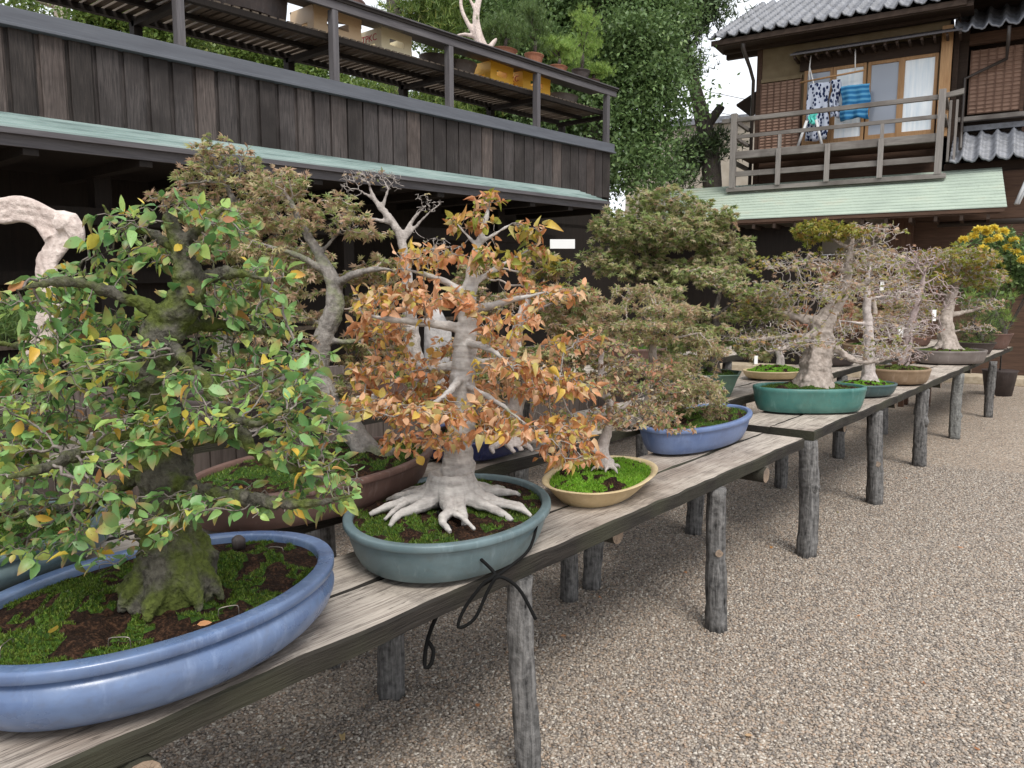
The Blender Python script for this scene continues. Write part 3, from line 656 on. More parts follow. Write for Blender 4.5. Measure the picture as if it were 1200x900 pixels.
def make_pot(root, a, bb, h, mat, ang=0, prof='lip', e=2.0, moss='moss', mossf=.5, dome=.02, blades=0, seed=1, hexs=0, feet=True, bh=.009):
    me, inn = pot_mesh(a, bb, h, prof, e, hexs=hexs); R = Matrix.Rotation(ang, 4, 'Z')
    fz = .012 if feet else 0
    me.transform(R @ Matrix.Translation((0, 0, fz)))
    po = obj('pot', me, mat, root); 
    me.polygons.foreach_set('use_smooth', [len(p.vertices) == 4 for p in me.polygons])
    if hexs:
        po.modifiers.new('es', 'EDGE_SPLIT').split_angle = math.radians(35)
    if feet:
        for k in range(4):
            t = PI/4+k*PI/2; x, y = sup(a-.13, bb-.11, t, 2)
            b = B(); v = R @ Vector((x, y, 0)); b.tube([(v.x, v.y, 0), (v.x, v.y, .02)], [.02, .026], 10); b.build('foot', mat, po)
    sm, V, fs, mi = soil_mesh(a-inn+.001, bb-inn+.001, h*.86+fz, dome, seed, e, mossf, hexs)
    sm.transform(R); obj('soil', sm, [M['soil'], M[moss]], root, smooth=True)
    if blades:
        bl = moss_blades(V, fs, mi, blades, bh, seed)
        if bl: bl.transform(R); obj('moss', bl, M['mossbladeb'] if moss == 'mossbright' else M['mossblade'], root)
    return po

# ------------------------------------------------------------------ trees: polyline seeds + space colonisation
def spline(pts, step):
    P = np.array(pts, float); out = []
    for i in range(len(P)-1):
        p0 = P[max(i-1, 0)]; p1 = P[i]; p2 = P[i+1]; p3 = P[min(i+2, len(P)-1)]
        n = max(2, int(np.linalg.norm((p2-p1)[:3])/step))
        for k in range(n):
            t = k/n; out.append(.5*((2*p1)+(-p0+p2)*t+(2*p0-5*p1+4*p2-p3)*t*t+(-p0+3*p1-3*p2+p3)*t**3))
    out.append(P[-1]); return np.array(out)
def colonise(seeds, attr, step, kill, rng, maxit=70, jit=.25, rtip=.0009, expo=2.3, droop=0.0, infl=.5):
    P = []; PAR = []; RS = []; order = []
    for s in seeds:
        sp = spline(s, step); start = len(P)
        if start: link = int(np.argmin([np.linalg.norm(np.array(p)-sp[0][:3]) for p in P]))
        for i, q in enumerate(sp):
            if i == 0 and start: PAR.append(link)
            else: PAR.append(len(P)-1)
            P.append(q[:3]+(rng.normal(size=3)*step*.07 if 0 < i < len(sp)-1 else 0)); RS.append(max(q[3], .0012))
    PAR[0] = -1; ns = len(P)
    P = list(map(np.array, P)); A = attr.copy(); alive = np.ones(len(A), bool)
    NP = np.array(P); D = np.full(len(A), 1e9); I = np.zeros(len(A), int)
    for c0 in range(0, len(NP), 200):
        d = np.linalg.norm(A[:, None]-NP[None, c0:c0+200], axis=2); j = d.argmin(1); dm = d[np.arange(len(A)), j]; u = dm < D; D[u] = dm[u]; I[u] = j[u]+c0
    alive &= D > kill; prevd = {}
    for it in range(maxit):
        act = np.where(alive & (D < infl))[0]
        if len(act) == 0: break
        dirs = {}
        v = A[act]-NP[I[act]]; v /= np.linalg.norm(v, axis=1)[:, None]
        ui, inv = np.unique(I[act], return_inverse=True); S = np.zeros((len(ui), 3)); np.add.at(S, inv, v)
        S /= (np.linalg.norm(S, axis=1)[:, None]+1e-9); S += rng.normal(size=S.shape)*jit; S[:, 2] += droop; S /= np.linalg.norm(S, axis=1)[:, None]
        new = NP[ui]+S*step
        base = len(NP); NP = np.vstack([NP, new]); PAR += ui.tolist()
        d = np.linalg.norm(A[:, None]-new[None], axis=2); j = d.argmin(1); dm = d[np.arange(len(A)), j]; u = dm < D; D[u] = dm[u]; I[u] = j[u]+base
        alive &= D > kill
        if len(NP) > 9000: break
    n = len(NP); PARa = np.array(PAR); R = np.zeros(n); 
    acc = np.zeros(n)
    ch = np.zeros(n, int)
    for i in range(n-1, -1, -1):
        r = acc[i]**(1/expo) if ch[i] else rtip
        if i < ns: r = max(r*.0+0, RS[i]) if i < ns else r
        R[i] = max(r, rtip)
        p = PARa[i]
        if p >= 0 : 
            ch[p] += 1
            if i >= ns: acc[p] += R[i]**expo
            else: acc[p] += min(R[i], .004)**expo*.2
    # cap colonised radii by the seed they sit on
    for i in range(ns, n):
        p = PARa[i]; R[i] = min(R[i], R[p]*(.8 if p < ns else 1.0))
    return NP, PARa, R, ns, ch
def frames(d):
    ref = np.tile([[.31, .22, .92]], (len(d), 1)); bad = np.abs((d*ref).sum(1)) > .97; ref[bad] = (1, 0, 0)
    u = np.cross(d, ref); u /= np.linalg.norm(u, axis=1)[:, None]; return u, np.cross(d, u)
def edge_tubes(P, PAR, R, idx, k=4):
    """tapered frusta for the edges parent->i, i in idx"""
    main = {}
    for i in range(len(P)):
        p = PAR[i]
        if p >= 0 and (p not in main or R[i] > R[main[p]]): main[p] = i
    nd = np.zeros_like(P)
    for i in range(len(P)):
        if PAR[i] >= 0: nd[i] += P[i]-P[PAR[i]]
        if i in main: nd[i] += P[main[i]]-P[i]
    nd /= (np.linalg.norm(nd, axis=1)[:, None]+1e-9)
    idx = np.array(idx); par = PAR[idx]; ed = P[idx]-P[par]; L = np.linalg.norm(ed, axis=1); ok = L > 1e-6; idx = idx[ok]; par = par[ok]; ed = ed[ok]/L[ok][:, None]
    ismain = np.array([main.get(p) == i for i, p in zip(idx, par)])
    d0 = np.where(ismain[:, None], nd[par], ed); r0 = np.where(ismain, R[par], R[idx]*1.15); r0 = np.minimum(r0, R[idx]*1.6)
    d1 = nd[idx]; r1 = R[idx]
    a = np.arange(k)*2*PI/k; ca, sa = np.cos(a), np.sin(a)
    def ring(c, d, r):
        u, w = frames(d); return c[:, None]+(u[:, None]*ca[None, :, None]+w[:, None]*sa[None, :, None])*r[:, None, None]
    V = np.concatenate([ring(P[par], d0, r0), ring(P[idx], d1, r1)], 1).reshape(-1, 3); m_ = len(idx)
    q = np.array([(j, (j+1) % k, k+(j+1) % k, k+j) for j in range(k)]); T = (np.arange(m_)*2*k)[:, None, None]+q[None]
    return V, T.reshape(-1, 4)
# leaf templates: vertices (x across, y along 0..1, z), triangles
def ovate(w=.30, fold=.10, curl=.25, st=(0, .22, .5, .78, 1)):
    V = []; T = []; n = len(st)
    for t in st:
        ww = w*math.sin(PI*min(1, t**.8))**.8 if 0 < t < 1 else 0
        z = -curl*t*t
        V += [(-ww, t, z+fold*(ww/w if w else 0)), (0, t, z), (ww, t, z+fold*(ww/w if w else 0))]
    for i in range(n-1):
        for c in (0, 1):
            a, b_ = i*3+c, i*3+c+1; c_, d = a+3, b_+3
            if i > 0 or c == 1: T.append((a, b_, d) if c == 1 and i == 0 else (a, b_, c_))
            if i == 0:
                if c == 0: T.append((1, 4, 3))
                else:
                    T.pop(); T.append((1, 5, 4))
            elif i == n-2:
                T.pop(); T.append((a, b_, 3*(n-1)+1))
            else: T.append((b_, d, c_))
    return np.array(V), np.array([t for t in T if len(set(t)) == 3])
def palm(lobes=5, w=.12):
    V = []; T = []
    for i in range(lobes):
        a = (i-(lobes-1)/2)*(1.95/(lobes-1))*1.15; L = (1-.28*abs(i-(lobes-1)/2)/((lobes-1)/2))
        d = np.array([math.sin(a), math.cos(a)]); s = np.array([d[1], -d[0]]); b0 = len(V)
        V += [(0, 0, 0), (*(d*L*.45+s*w), .03), (*(d*L), -.12), (*(d*L*.45-s*w), .03)]
        T += [(b0, b0+1, b0+2), (b0, b0+2, b0+3)]
    return np.array([(x, y*.8+.15, z) for x, y, z in V]), np.array(T)
def stalked(vt):
    V, T = vt; V = V*[.8, .8, .8]+[0, .22, 0]; n = len(V)
    return np.vstack([V, [(-.014, 0, .0), (.014, 0, 0), (0, .24, 0.0)]]), np.vstack([T, [(n, n+1, n+2)]])
LEAF = {'ovate': stalked(ovate()), 'crisp': stalked(ovate(.34, .22, .5)), 'small': ovate(.3, .1, .2, (0, .5, 1)), 'palm': palm(), 'palm3': palm(3, .14)}
def leaves(C, DIR, size, kind, rng, updown=.0, flat=.5, szvar=.35, rnd=None):
    tv, tt = LEAF[kind]; n = len(C)
    d = DIR+rng.normal(size=(n, 3))*.55; d[:, 2] = d[:, 2]*(1-flat*.5)+updown; d /= np.linalg.norm(d, axis=1)[:, None]
    up = rng.normal(size=(n, 3))*(1-flat)*.9; up[:, 2] += 1
    x = np.cross(d, up); x /= (np.linalg.norm(x, axis=1)[:, None]+1e-9); z = np.cross(x, d)
    s = size*(1+rng.uniform(-szvar, szvar, (n, 1)))
    curl = rng.uniform(-.3, 2.4, n)
    xs = rng.uniform(.75, 1.25, (n, 1, 1)); bend = rng.normal(size=(n, 1, 1))*.16
    V = C[:, None]+(x[:, None]*(tv[None, :, 0:1]*xs+bend*tv[None, :, 1:2]**2)+d[:, None]*tv[None, :, 1:2]+z[:, None]*(tv[None, :, 2:3]*curl[:, None, None]))*s[:, None]
    T = (np.arange(n)*len(tv))[:, None, None]+tt[None]
    r = rng.random(n) if rnd is None else rnd
    return V.reshape(-1, 3), T.reshape(-1, 3), np.repeat(r, len(tt)), np.tile(tv[:, 1], n)
def needles(C, DIR, L, rng, per=14, w=.0016):
    n = len(C)*per; c = np.repeat(C, per, 0); d = np.repeat(DIR*.5+np.array([0, 0, .7]), per, 0)+rng.normal(size=(n, 3))*.55; d /= np.linalg.norm(d, axis=1)[:, None]
    s = np.cross(d, rng.normal(size=(n, 3))); s /= np.linalg.norm(s, axis=1)[:, None]; l = L*rng.uniform(.7, 1.2, (n, 1))
    V = np.concatenate([c-s*w, c+s*w, c+d*l], 1).reshape(-1, 3); return V, np.arange(n*3).reshape(-1, 3), rng.random(n), np.tile([0, 0, 1], n)

def pads_points(pads, D, n, rng, split=False):
    """pads: (px, py, rx, ry, dd, weight[, depth radius factor]); points in tilted ellipsoids facing any way"""
    vol = np.array([p[2]*p[3]*p[5] for p in pads], float); vol /= vol.sum(); out = []
    flat_ = []
    for p, f in zip(pads, vol):
        if split and p[3] > .3*p[2] and p[3] > 9:
            m_ = 3 if p[3] < .45*p[2] else 5
            for j in range(m_):
                a = rng.uniform(0, 2*PI); rr = rng.uniform(.15, .75); zz = (j+.5)/m_*2-1
                flat_.append(((p[0]+math.cos(a)*rr*p[2]*math.sqrt(max(.1, 1-zz*zz*.8)), p[1]+zz*p[3]*.85, p[2]*.55, max(4, p[3]*.20), p[4]+math.sin(a)*rr*p[2]/F*D*.9, 1, *(p[6:7] or (1.0,))), f/m_))
        else: flat_.append((p, f))
    for p, f in flat_:
        k = max(3, int(n*f)); u = rng.normal(size=(k, 3)); u /= np.linalg.norm(u, axis=1)[:, None]; u *= rng.random((k, 1))**.42
        u[:, 2] = np.where(u[:, 2] < 0, u[:, 2]*.75, u[:, 2]); d = D+p[4]; c = at(p[0], p[1], d); df = p[6] if len(p) > 6 else 1.0
        hx = np.array([cr[0], cr[1], 0]); hy = np.array([cf[0], cf[1], 0]); hy /= np.linalg.norm(hy)
        out.append(c+hx*u[:, :1]*p[2]/F*d+hy*u[:, 1:2]*p[2]/F*d*df+np.array([[0, 0, 1]])*u[:, 2:3]*p[3]/F*d)
    return np.vstack(out)
def bonsai(name, label, group, base, D, trunk, prim, pads, nattr, step, bark, roots=5, rootlen=.10, voxel=.004, leaf=None, twig=None,
           seed=1, bare=0.0, rtip=.0009, twigmat=None, cat='bonsai', jit=.28, noisy=.004, leafsel=2.5, kill=None, expo=2.3, k=4, wob=.12, rough=.0, rootk=.5, split=True, rootz=.002):
    """base: world position of pot underside; trunk/prim in (px, py, dd, radius_m) at camera depth D
       leaf: (kind, size, material, per node, flat, updown, probability)"""
    rng = np.random.default_rng(seed); root = empty(name, base, label, cat, group)
    def w(s): return [(*at(x, y, D+dd), r) for x, y, dd, r in s]
    prim = [[(x, y, dd, r_*(.82 if i < len(s)-1 else .45)) for i, (x, y, dd, r_) in enumerate(s)] for s in prim]
    seeds = [w(trunk)]+[w(s) for s in prim]
    att = pads_points(pads, D, nattr, rng, split)
    P, PAR, R, ns, ch = colonise(seeds, att, step, kill or step*1.15, rng, jit=jit, rtip=rtip, expo=expo, infl=99, maxit=90)
    # trunk and main limbs, remeshed into one surface
    tb = B()
    for si, s in enumerate(seeds):
        sp = spline(s, max(step*.8, .012)); pts = [q[:3]+(rng.normal(size=3)*q[3]*.07 if 0 < i < len(sp)-1 else 0) for i, q in enumerate(sp)]
        tb.tube(pts, [max(q[3], voxel*.75) for q in sp], 16 if si == 0 else 9, wob if si == 0 else .12, seed+si)
    b0 = np.array(seeds[0][0][:3]); r0 = seeds[0][0][3]
    for i in range(roots):
        a = 2*PI*(i+rng.uniform(-.3, .3))/roots; L = rootlen*rng.uniform(.6, 1.2); dr = np.array([math.cos(a), math.sin(a), 0]); sd_ = np.array([-dr[1], dr[0], 0])*rng.uniform(-.3, .3)
        st_ = b0+np.array([0, 0, r0*.9])+dr*r0*.4
        pts = [(*st_, r0*rootk), (*(b0+dr*(r0*.85)+[0, 0, r0*.30]), r0*rootk*.75), (*(b0+dr*(r0+L*.35)+sd_*L*.5+[0, 0, r0*.04+rootz]), r0*rootk*.5), (*(b0+dr*(r0+L*.7)+sd_*L*.3+[0, 0, rootz*.5]), r0*rootk*.36), (*(b0+dr*(r0+L)+sd_*L*1.2+[0, 0, -.014]), r0*rootk*.22)]
        sp = spline(pts, .012); tb.tube([q[:3] for q in sp], [max(q[3], voxel*.75) for q in sp], 8, .12, seed*7+i)
        if i % 2 == 0 and rootlen > .07:
            e = sp[len(sp)//2]; dr2 = dr+np.array([-dr[1], dr[0], 0])*rng.choice([-.9, .9]); q = [(*e[:3], e[3]*.7), (*(e[:3]+dr2*L*.3+[0, 0, -.002]), e[3]*.5), (*(e[:3]+dr2*L*.6+[0, 0, -.02]), e[3]*.3)]
            sp2 = spline(q, .012); tb.tube([z[:3] for z in sp2], [max(z[3], voxel*.75) for z in sp2], 7, .1, seed*9+i)
    t_ = tb.build('trunk', bark, root, base)
    rm = t_.modifiers.new('remesh', 'REMESH'); rm.mode = 'VOXEL'; rm.voxel_size = voxel; rm.use_smooth_shade = True
    s2 = t_.modifiers.new('smooth', 'SMOOTH'); s2.factor = .5; s2.iterations = 2
    tx = bpy.data.textures.new('bark_relief', 'CLOUDS'); tx.noise_scale = .03; tx.noise_depth = 4
    dm = t_.modifiers.new('relief', 'DISPLACE'); dm.texture = tx; dm.strength = noisy*2; dm.mid_level = .5
    if rough:
        tx = bpy.data.textures.new('bark_cracks', 'CLOUDS'); tx.noise_scale = .011; tx.noise_type = 'HARD_NOISE'; tx.noise_depth = 3
        dm = t_.modifiers.new('cracks', 'DISPLACE'); dm.texture = tx; dm.strength = -rough; dm.mid_level = .4
    # branches
    idx = [i for i in range(ns, len(P))]
    big = [i for i in idx if R[i] > .0035]; sm = [i for i in idx if R[i] <= .0035]
    Vs, Ts = [], []
    off = 0
    for ii, kk in ((big, 7), (sm, k)):
        if ii:
            V, T = edge_tubes(P, PAR, R, ii, kk); Vs.append(V); Ts.append(T+off); off += len(V)
    if Vs:
        o = obj('branches', tris_mesh('branches', np.vstack(Vs), np.vstack(Ts)), twigmat or bark, root, base, smooth=True)
    # leaves
    for lf in ([leaf] if leaf and not isinstance(leaf, list) else (leaf or [])):
        kind, size, mat, per, flat, ud, prob = lf[:7]
        thr = rtip*leafsel; sel = np.array([i for i in idx if R[i] <= thr and rng.random() < prob])
        if len(lf) > 7 and len(sel):                 # keep to given pads only
            keep = np.zeros(len(sel), bool)
            for p in lf[7]:
                c = at(p[0], p[1], D+p[4]); hx = cr; v = P[sel]-c; keep |= ((v@cr)/(p[2]/F*D))**2+((v[:, 2])/(p[3]/F*D))**2 < 1.1
            sel = sel[keep]
        if len(sel) == 0: continue
        d = P[sel]-P[PAR[sel]]; d /= (np.linalg.norm(d, axis=1)[:, None]+1e-9)
        if kind == 'needle': V, T, r, al = needles(P[sel], d, size, rng, per)
        else:
            C = np.repeat(P[sel], per, 0)+rng.normal(size=(len(sel)*per, 3))*step*.12; V, T, r, al = leaves(C, np.repeat(d, per, 0), size, kind, rng, ud, flat)
        obj('foliage', tris_mesh('foliage', V, T, {'rnd': ('FACE', r), 'along': ('POINT', al)}), mat, root, base, smooth=(kind in ('ovate', 'crisp')))
    return root
#TREES#
# ------------------------------------------------------------------ leaf and bark materials
M['lf_green'] = leafmat('green_turning_leaf', [(0, (0.059, 0.165, 0.053)), (0.3, (0.142, 0.33, 0.106)), (0.6, (0.26, 0.496, 0.177)), (0.85, (0.401, 0.59, 0.165)), (0.94, (0.637, 0.637, 0.13)), (0.97, (0.85, 0.566, 0.071)), (1, (0.496, 0.224, 0.13))], (.48, .18, .11), .75, .36, .38)
M['lf_orange'] = leafmat('orange_autumn_leaf', [(0, (0.454, 0.184, 0.086)), (0.22, (0.713, 0.324, 0.151)), (0.5, (0.821, 0.518, 0.324)), (0.64, (0.691, 0.518, 0.302)), (0.76, (0.454, 0.432, 0.13)), (0.88, (0.778, 0.562, 0.097)), (1, (0.497, 0.194, 0.097))], (.35, .12, .05), .6, .42, .35)
M['lf_maple_tan'] = leafmat('tan_maple_leaf', [(0, (0.351, 0.221, 0.15)), (0.3, (0.598, 0.403, 0.286)), (0.5, (0.546, 0.455, 0.26)), (0.7, (0.39, 0.403, 0.156)), (0.85, (0.26, 0.338, 0.117)), (1, (0.728, 0.52, 0.39))], None, trans=0.45)
M['lf_maple_green'] = leafmat('olive_maple_leaf', [(0, (0.14, 0.21, 0.077)), (0.35, (0.266, 0.35, 0.119)), (0.6, (0.406, 0.462, 0.182)), (0.8, (0.532, 0.462, 0.266)), (1, (0.644, 0.56, 0.42))], None, trans=0.45)
M['lf_maple_yellow'] = leafmat('yellow_green_maple_leaf', [(0, (.16, .22, .03)), (.5, (.33, .35, .06)), (.8, (.46, .38, .08)), (1, (.42, .22, .08))], None, trans=.4)
M['lf_red'] = leafmat('red_brown_leaf', [(0, (0.408, 0.156, 0.108)), (0.5, (0.552, 0.348, 0.228)), (0.8, (0.36, 0.324, 0.144)), (1, (0.624, 0.24, 0.168))], None, trans=0.4)
M['lf_pine'] = leafmat('pine_needle', [(0, (.03, .085, .02)), (.6, (.07, .15, .035)), (1, (.14, .23, .06))], None, trans=.15)
M['lf_pine_bright'] = leafmat('bright_pine_needle', [(0, (.11, .22, .04)), (.6, (.22, .38, .07)), (1, (.38, .50, .12))], None, trans=.2)
M['lf_dark'] = leafmat('evergreen_leaf', [(0, (0.046, 0.098, 0.039)), (0.5, (0.104, 0.195, 0.072)), (0.85, (0.182, 0.299, 0.104)), (1, (0.286, 0.403, 0.169))], None, rough=.4, trans=0.3)
M['lf_mid'] = leafmat('mid_green_leaf', [(0, (0.054, 0.115, 0.027)), (0.5, (0.121, 0.216, 0.047)), (0.85, (0.203, 0.297, 0.068)), (1, (0.351, 0.365, 0.108))], None, trans=0.4)
M['lf_conifer'] = leafmat('conifer_spray', [(0, (0.021, 0.056, 0.025)), (0.6, (0.049, 0.105, 0.042)), (1, (0.098, 0.168, 0.07))], None, trans=.1)
M['petal'] = leafmat('yellow_petal', [(0, (.86, .66, .05)), (1, (.92, .80, .20))], None, trans=.3)
BK = M['bark_mossy'] = barkmat('mossy_grey_bark', (.014, .012, .009), (.15, .14, .11), (.055, .07, .012), .8, 1.8, 1, 2)
BM = M['bark_lichen'] = barkmat('lichened_grey_bark', (.10, .09, .08), (.36, .33, .30), (.13, .14, .08), .3, 1.3, .8, 2)
BG = M['bark_smooth'] = barkmat('smooth_grey_bark', (.26, .24, .225), (.56, .53, .50), (.16, .17, .10), .1, 1.0, .35, -7)
BT = M['bark_twig'] = barkmat('grey_twig', (.07, .055, .05), (.32, .28, .25), (.08, .09, .03), .3, 2, .5, 2)
BW = M['bark_white'] = barkmat('pale_twig', (.32, .27, .25), (.62, .56, .53), None, 0, 2, .4, 2)
BW2 = M['bark_silver'] = barkmat('silver_twig', (.20, .17, .155), (.50, .45, .41), None, 0, 1.5, .6, 2)
BPW = M['bark_palewhite'] = barkmat('pale_maple_bark', (.22, .18, .15), (.52, .45, .40), None, 0, .8, .7, 2.5)
BD = M['bark_dark'] = barkmat('dark_bark', (.03, .025, .022), (.13, .11, .095), (.05, .06, .02), .2, 1.4, 1, 3)
BJ = M['deadwood'] = barkmat('bleached_deadwood', (.34, .26, .23), (.78, .68, .62), None, 0, .9, 1, -.25)
GF, GB, GR3 = 'potted trees on the front bench', 'potted trees on the second row', 'potted trees on the rear bench'

# 1 ---- big green tree, powder blue pot
base = np.array([-1.63, .77, .70])
r = bonsai('potted_tree', 'large leafy green tree with mossy thick trunk in the powder blue oval pot', GF, base, 1.62,
  [(203, 694, .0, .088), (205, 650, .01, .068), (203, 620, .02, .060), (196, 570, .02, .055), (186, 500, .02, .050), (178, 440, .0, .046), (196, 385, -.02, .040), (222, 340, -.02, .030), (212, 290, 0, .020), (196, 250, 0, .012)],
  [[(200, 560, .0, .026), (235, 575, -.05, .020), (290, 585, -.12, .016), (350, 592, -.18, .011), (415, 580, -.2, .006)],
   [(190, 520, .0, .024), (230, 512, -.05, .020), (280, 508, -.1, .016), (300, 530, -.1, .012), (330, 548, -.12, .009), (385, 545, -.15, .005)],
   [(190, 440, 0, .020), (235, 440, -.08, .014), (255, 475, -.12, .012), (295, 497, -.16, .009), (340, 480, -.2, .005)],
   [(200, 390, 0, .022), (245, 380, .05, .016), (300, 388, .12, .011), (350, 400, .2, .006)],
   [(205, 375, 0, .022), (150, 350, -.05, .015), (80, 330, -.1, .010), (20, 340, -.12, .006)],
   [(182, 455, 0, .022), (130, 420, .1, .016), (60, 410, .2, .011), (-20, 400, .25, .006)],
   [(186, 500, 0, .022), (120, 520, -.1, .016), (60, 545, -.2, .011), (10, 560, -.25, .006)],
   [(188, 540, 0, .020), (110, 590, .1, .013), (40, 600, .2, .010), (-30, 620, .25, .006)],
   [(222, 335, 0, .020), (270, 320, -.03, .013), (320, 330, -.06, .008)],
   [(215, 300, 0, .014), (180, 275, .05, .010), (140, 262, .08, .006), (120, 240, .08, .004)],
   [(210, 290, 0, .013), (240, 262, .0, .009), (262, 245, 0, .004)],
   [(196, 400, 0, .016), (215, 420, -.16, .011), (230, 440, -.28, .007)]],
  [(70, 380, 110, 75, 0, 1.2), (30, 500, 90, 80, 0, 1.2), (150, 450, 80, 60, -.12, .8), (60, 615, 90, 40, -.04, .8), (100, 640, 40, 26, -.12, .3), (0, 650, 50, 20, -.05, .25), (140, 280, 75, 44, .02, .5), (240, 270, 70, 42, 0, .45), (300, 350, 85, 45, 0, .6),
   (330, 455, 80, 55, -.02, .7), (370, 545, 75, 55, -.06, .8), (250, 400, 70, 60, .1, .4), (130, 560, 60, 50, -.2, .6), (230, 470, 50, 40, -.24, .3), (290, 585, 90, 22, -.08, .3), (180, 610, 60, 30, -.2, .22)],
  3600, .0155, BK, roots=7, rootlen=.02, rootk=.34, voxel=.0032, twigmat=BT, seed=11, noisy=.009, rtip=.0011, wob=.2, rough=.006, jit=.4,
  leaf=[('ovate', .040, M['lf_green'], 2, .35, -.1, .22), ('ovate', .026, M['lf_green'], 2, .2, -.15, .40)])
make_pot(r, .425, .305, .14, M['g_blue'], math.radians(97), 'lip', 2.0, 'moss', .52, .03, 30000, 1, bh=.0065)

# 2 ---- orange tree, grey teal pot
base = np.array([-1.64, 1.70, .70])
r = bonsai('potted_tree', 'grey trunked tree with spreading roots and orange autumn leaves in the grey teal oval pot', GF, base, 2.46,
  [(530, 588, -.04, .088), (533, 572, -.03, .068), (537, 545, -.01, .052), (540, 500, 0, .044), (541, 460, 0, .040), (543, 430, 0, .038), (546, 390, 0, .034), (549, 345, 0, .026), (556, 305, 0, .017), (566, 270, 0, .010), (572, 245, 0, .006)],
  [[(545, 385, 0, .022), (500, 378, -.05, .017), (455, 374, -.08, .012), (425, 368, -.1, .006)],
   [(542, 425, 0, .022), (505, 432, .05, .016), (470, 425, .1, .010), (440, 430, .14, .005)],
   [(545, 425, 0, .022), (590, 427, .0, .017), (625, 442, .0, .013), (665, 440, 0, .006)],
   [(547, 365, 0, .020), (600, 352, -.03, .013), (640, 342, -.05, .007)],
   [(544, 400, 0, .018), (575, 410, -.15, .012), (600, 430, -.25, .006)],
   [(548, 345, 0, .018), (510, 325, 0, .012), (470, 315, 0, .006)],
   [(550, 335, 0, .015), (590, 310, .05, .010), (625, 290, .08, .005)],
   [(543, 440, 0, .018), (520, 465, -.18, .012), (490, 480, -.26, .007)],
   [(543, 450, 0, .014), (580, 470, -.15, .010), (620, 500, -.2, .005)],
   [(560, 290, 0, .010), (535, 262, 0, .006)], [(562, 285, 0, .010), (600, 262, 0, .006)]],
  [(572, 236, 32, 10, 0, .4), (548, 262, 34, 10, 0, .3), (608, 268, 36, 11, 0, .4), (500, 298, 44, 10, 0, .45), (622, 300, 34, 11, .05, .4), (575, 300, 30, 10, -.1, .3), (455, 348, 50, 11, -.05, .5), (640, 345, 46, 12, 0, .5), (520, 350, 40, 10, -.2, .35),
   (445, 385, 48, 11, .1, .5), (600, 375, 44, 12, -.15, .5), (668, 400, 40, 13, .05, .5), (470, 430, 66, 13, .08, .7), (600, 430, 50, 12, -.2, .45), (650, 450, 55, 14, 0, .7), (450, 475, 62, 14, -.05, .7), (530, 480, 50, 12, -.26, .55), (500, 515, 55, 13, -.12, .5),
   (590, 500, 46, 13, -.2, .5), (645, 500, 58, 14, -.05, .7), (670, 535, 40, 12, -.1, .4), (560, 400, 60, 14, .2, .4), (560, 455, 70, 14, .22, .4)],
  2000, .018, BG, roots=12, rootlen=.15, rootk=.42, rootz=.010, voxel=.0038, jit=.34, wob=.14, twigmat=barkmat('grey_beech_twig', (.18, .16, .145), (.38, .35, .32), None, 0, 2, .4, 2), seed=12, noisy=.004, rtip=.0011,
  leaf=[('crisp', .036, M['lf_orange'], 2, .1, -.25, .46), ('crisp', .024, M['lf_orange'], 2, 0, -.2, .45), ('crisp', .030, M['lf_maple_yellow'], 2, .1, -.1, .5, [(572, 245, 60, 40, 0), (600, 300, 60, 30, 0)])])
make_pot(r, .415, .31, .12, M['g_teal'], math.radians(115), 'band', 2.0, 'moss', .45, .014, 12000, 2)
# ropes tied round pot 2
def rope(name, pts, r, label, mat=None):
    b = B(); sp = spline([(*p, r) for p in pts], .012); b.tube([p[:3] for p in sp], r, 7); o = b.build(name, mat or M['cord']); tag(o, label, 'cord'); return o
rope('black_cord', [at(513, 600, 2.3), at(540, 632, 2.16), at(560, 652, 2.10), at(580, 673, 2.06), at(568, 682, 2.05), at(545, 712, 2.05), at(537, 735, 2.05), at(556, 725, 2.05), at(573, 690, 2.05), at(585, 676, 2.05), at(608, 690, 2.05), at(628, 726, 2.04)], .0048, 'black cord crossing the rim of the grey teal pot and looping under the bench')
rope('black_cord', [at(632, 600, 2.36), at(622, 640, 2.2), at(600, 662, 2.12), at(580, 676, 2.07), at(560, 690, 2.06)], .0045, 'second black cord from the right rim of the grey teal pot down to the knot')
rope('hanging_strap', [at(520, 706, 2.12), at(506, 735, 2.12), at(499, 760, 2.12), at(498, 782, 2.12), at(505, 778, 2.12), at(508, 762, 2.12), at(502, 752, 2.12)], .006, 'doubled black strap hanging down below the near bench edge')

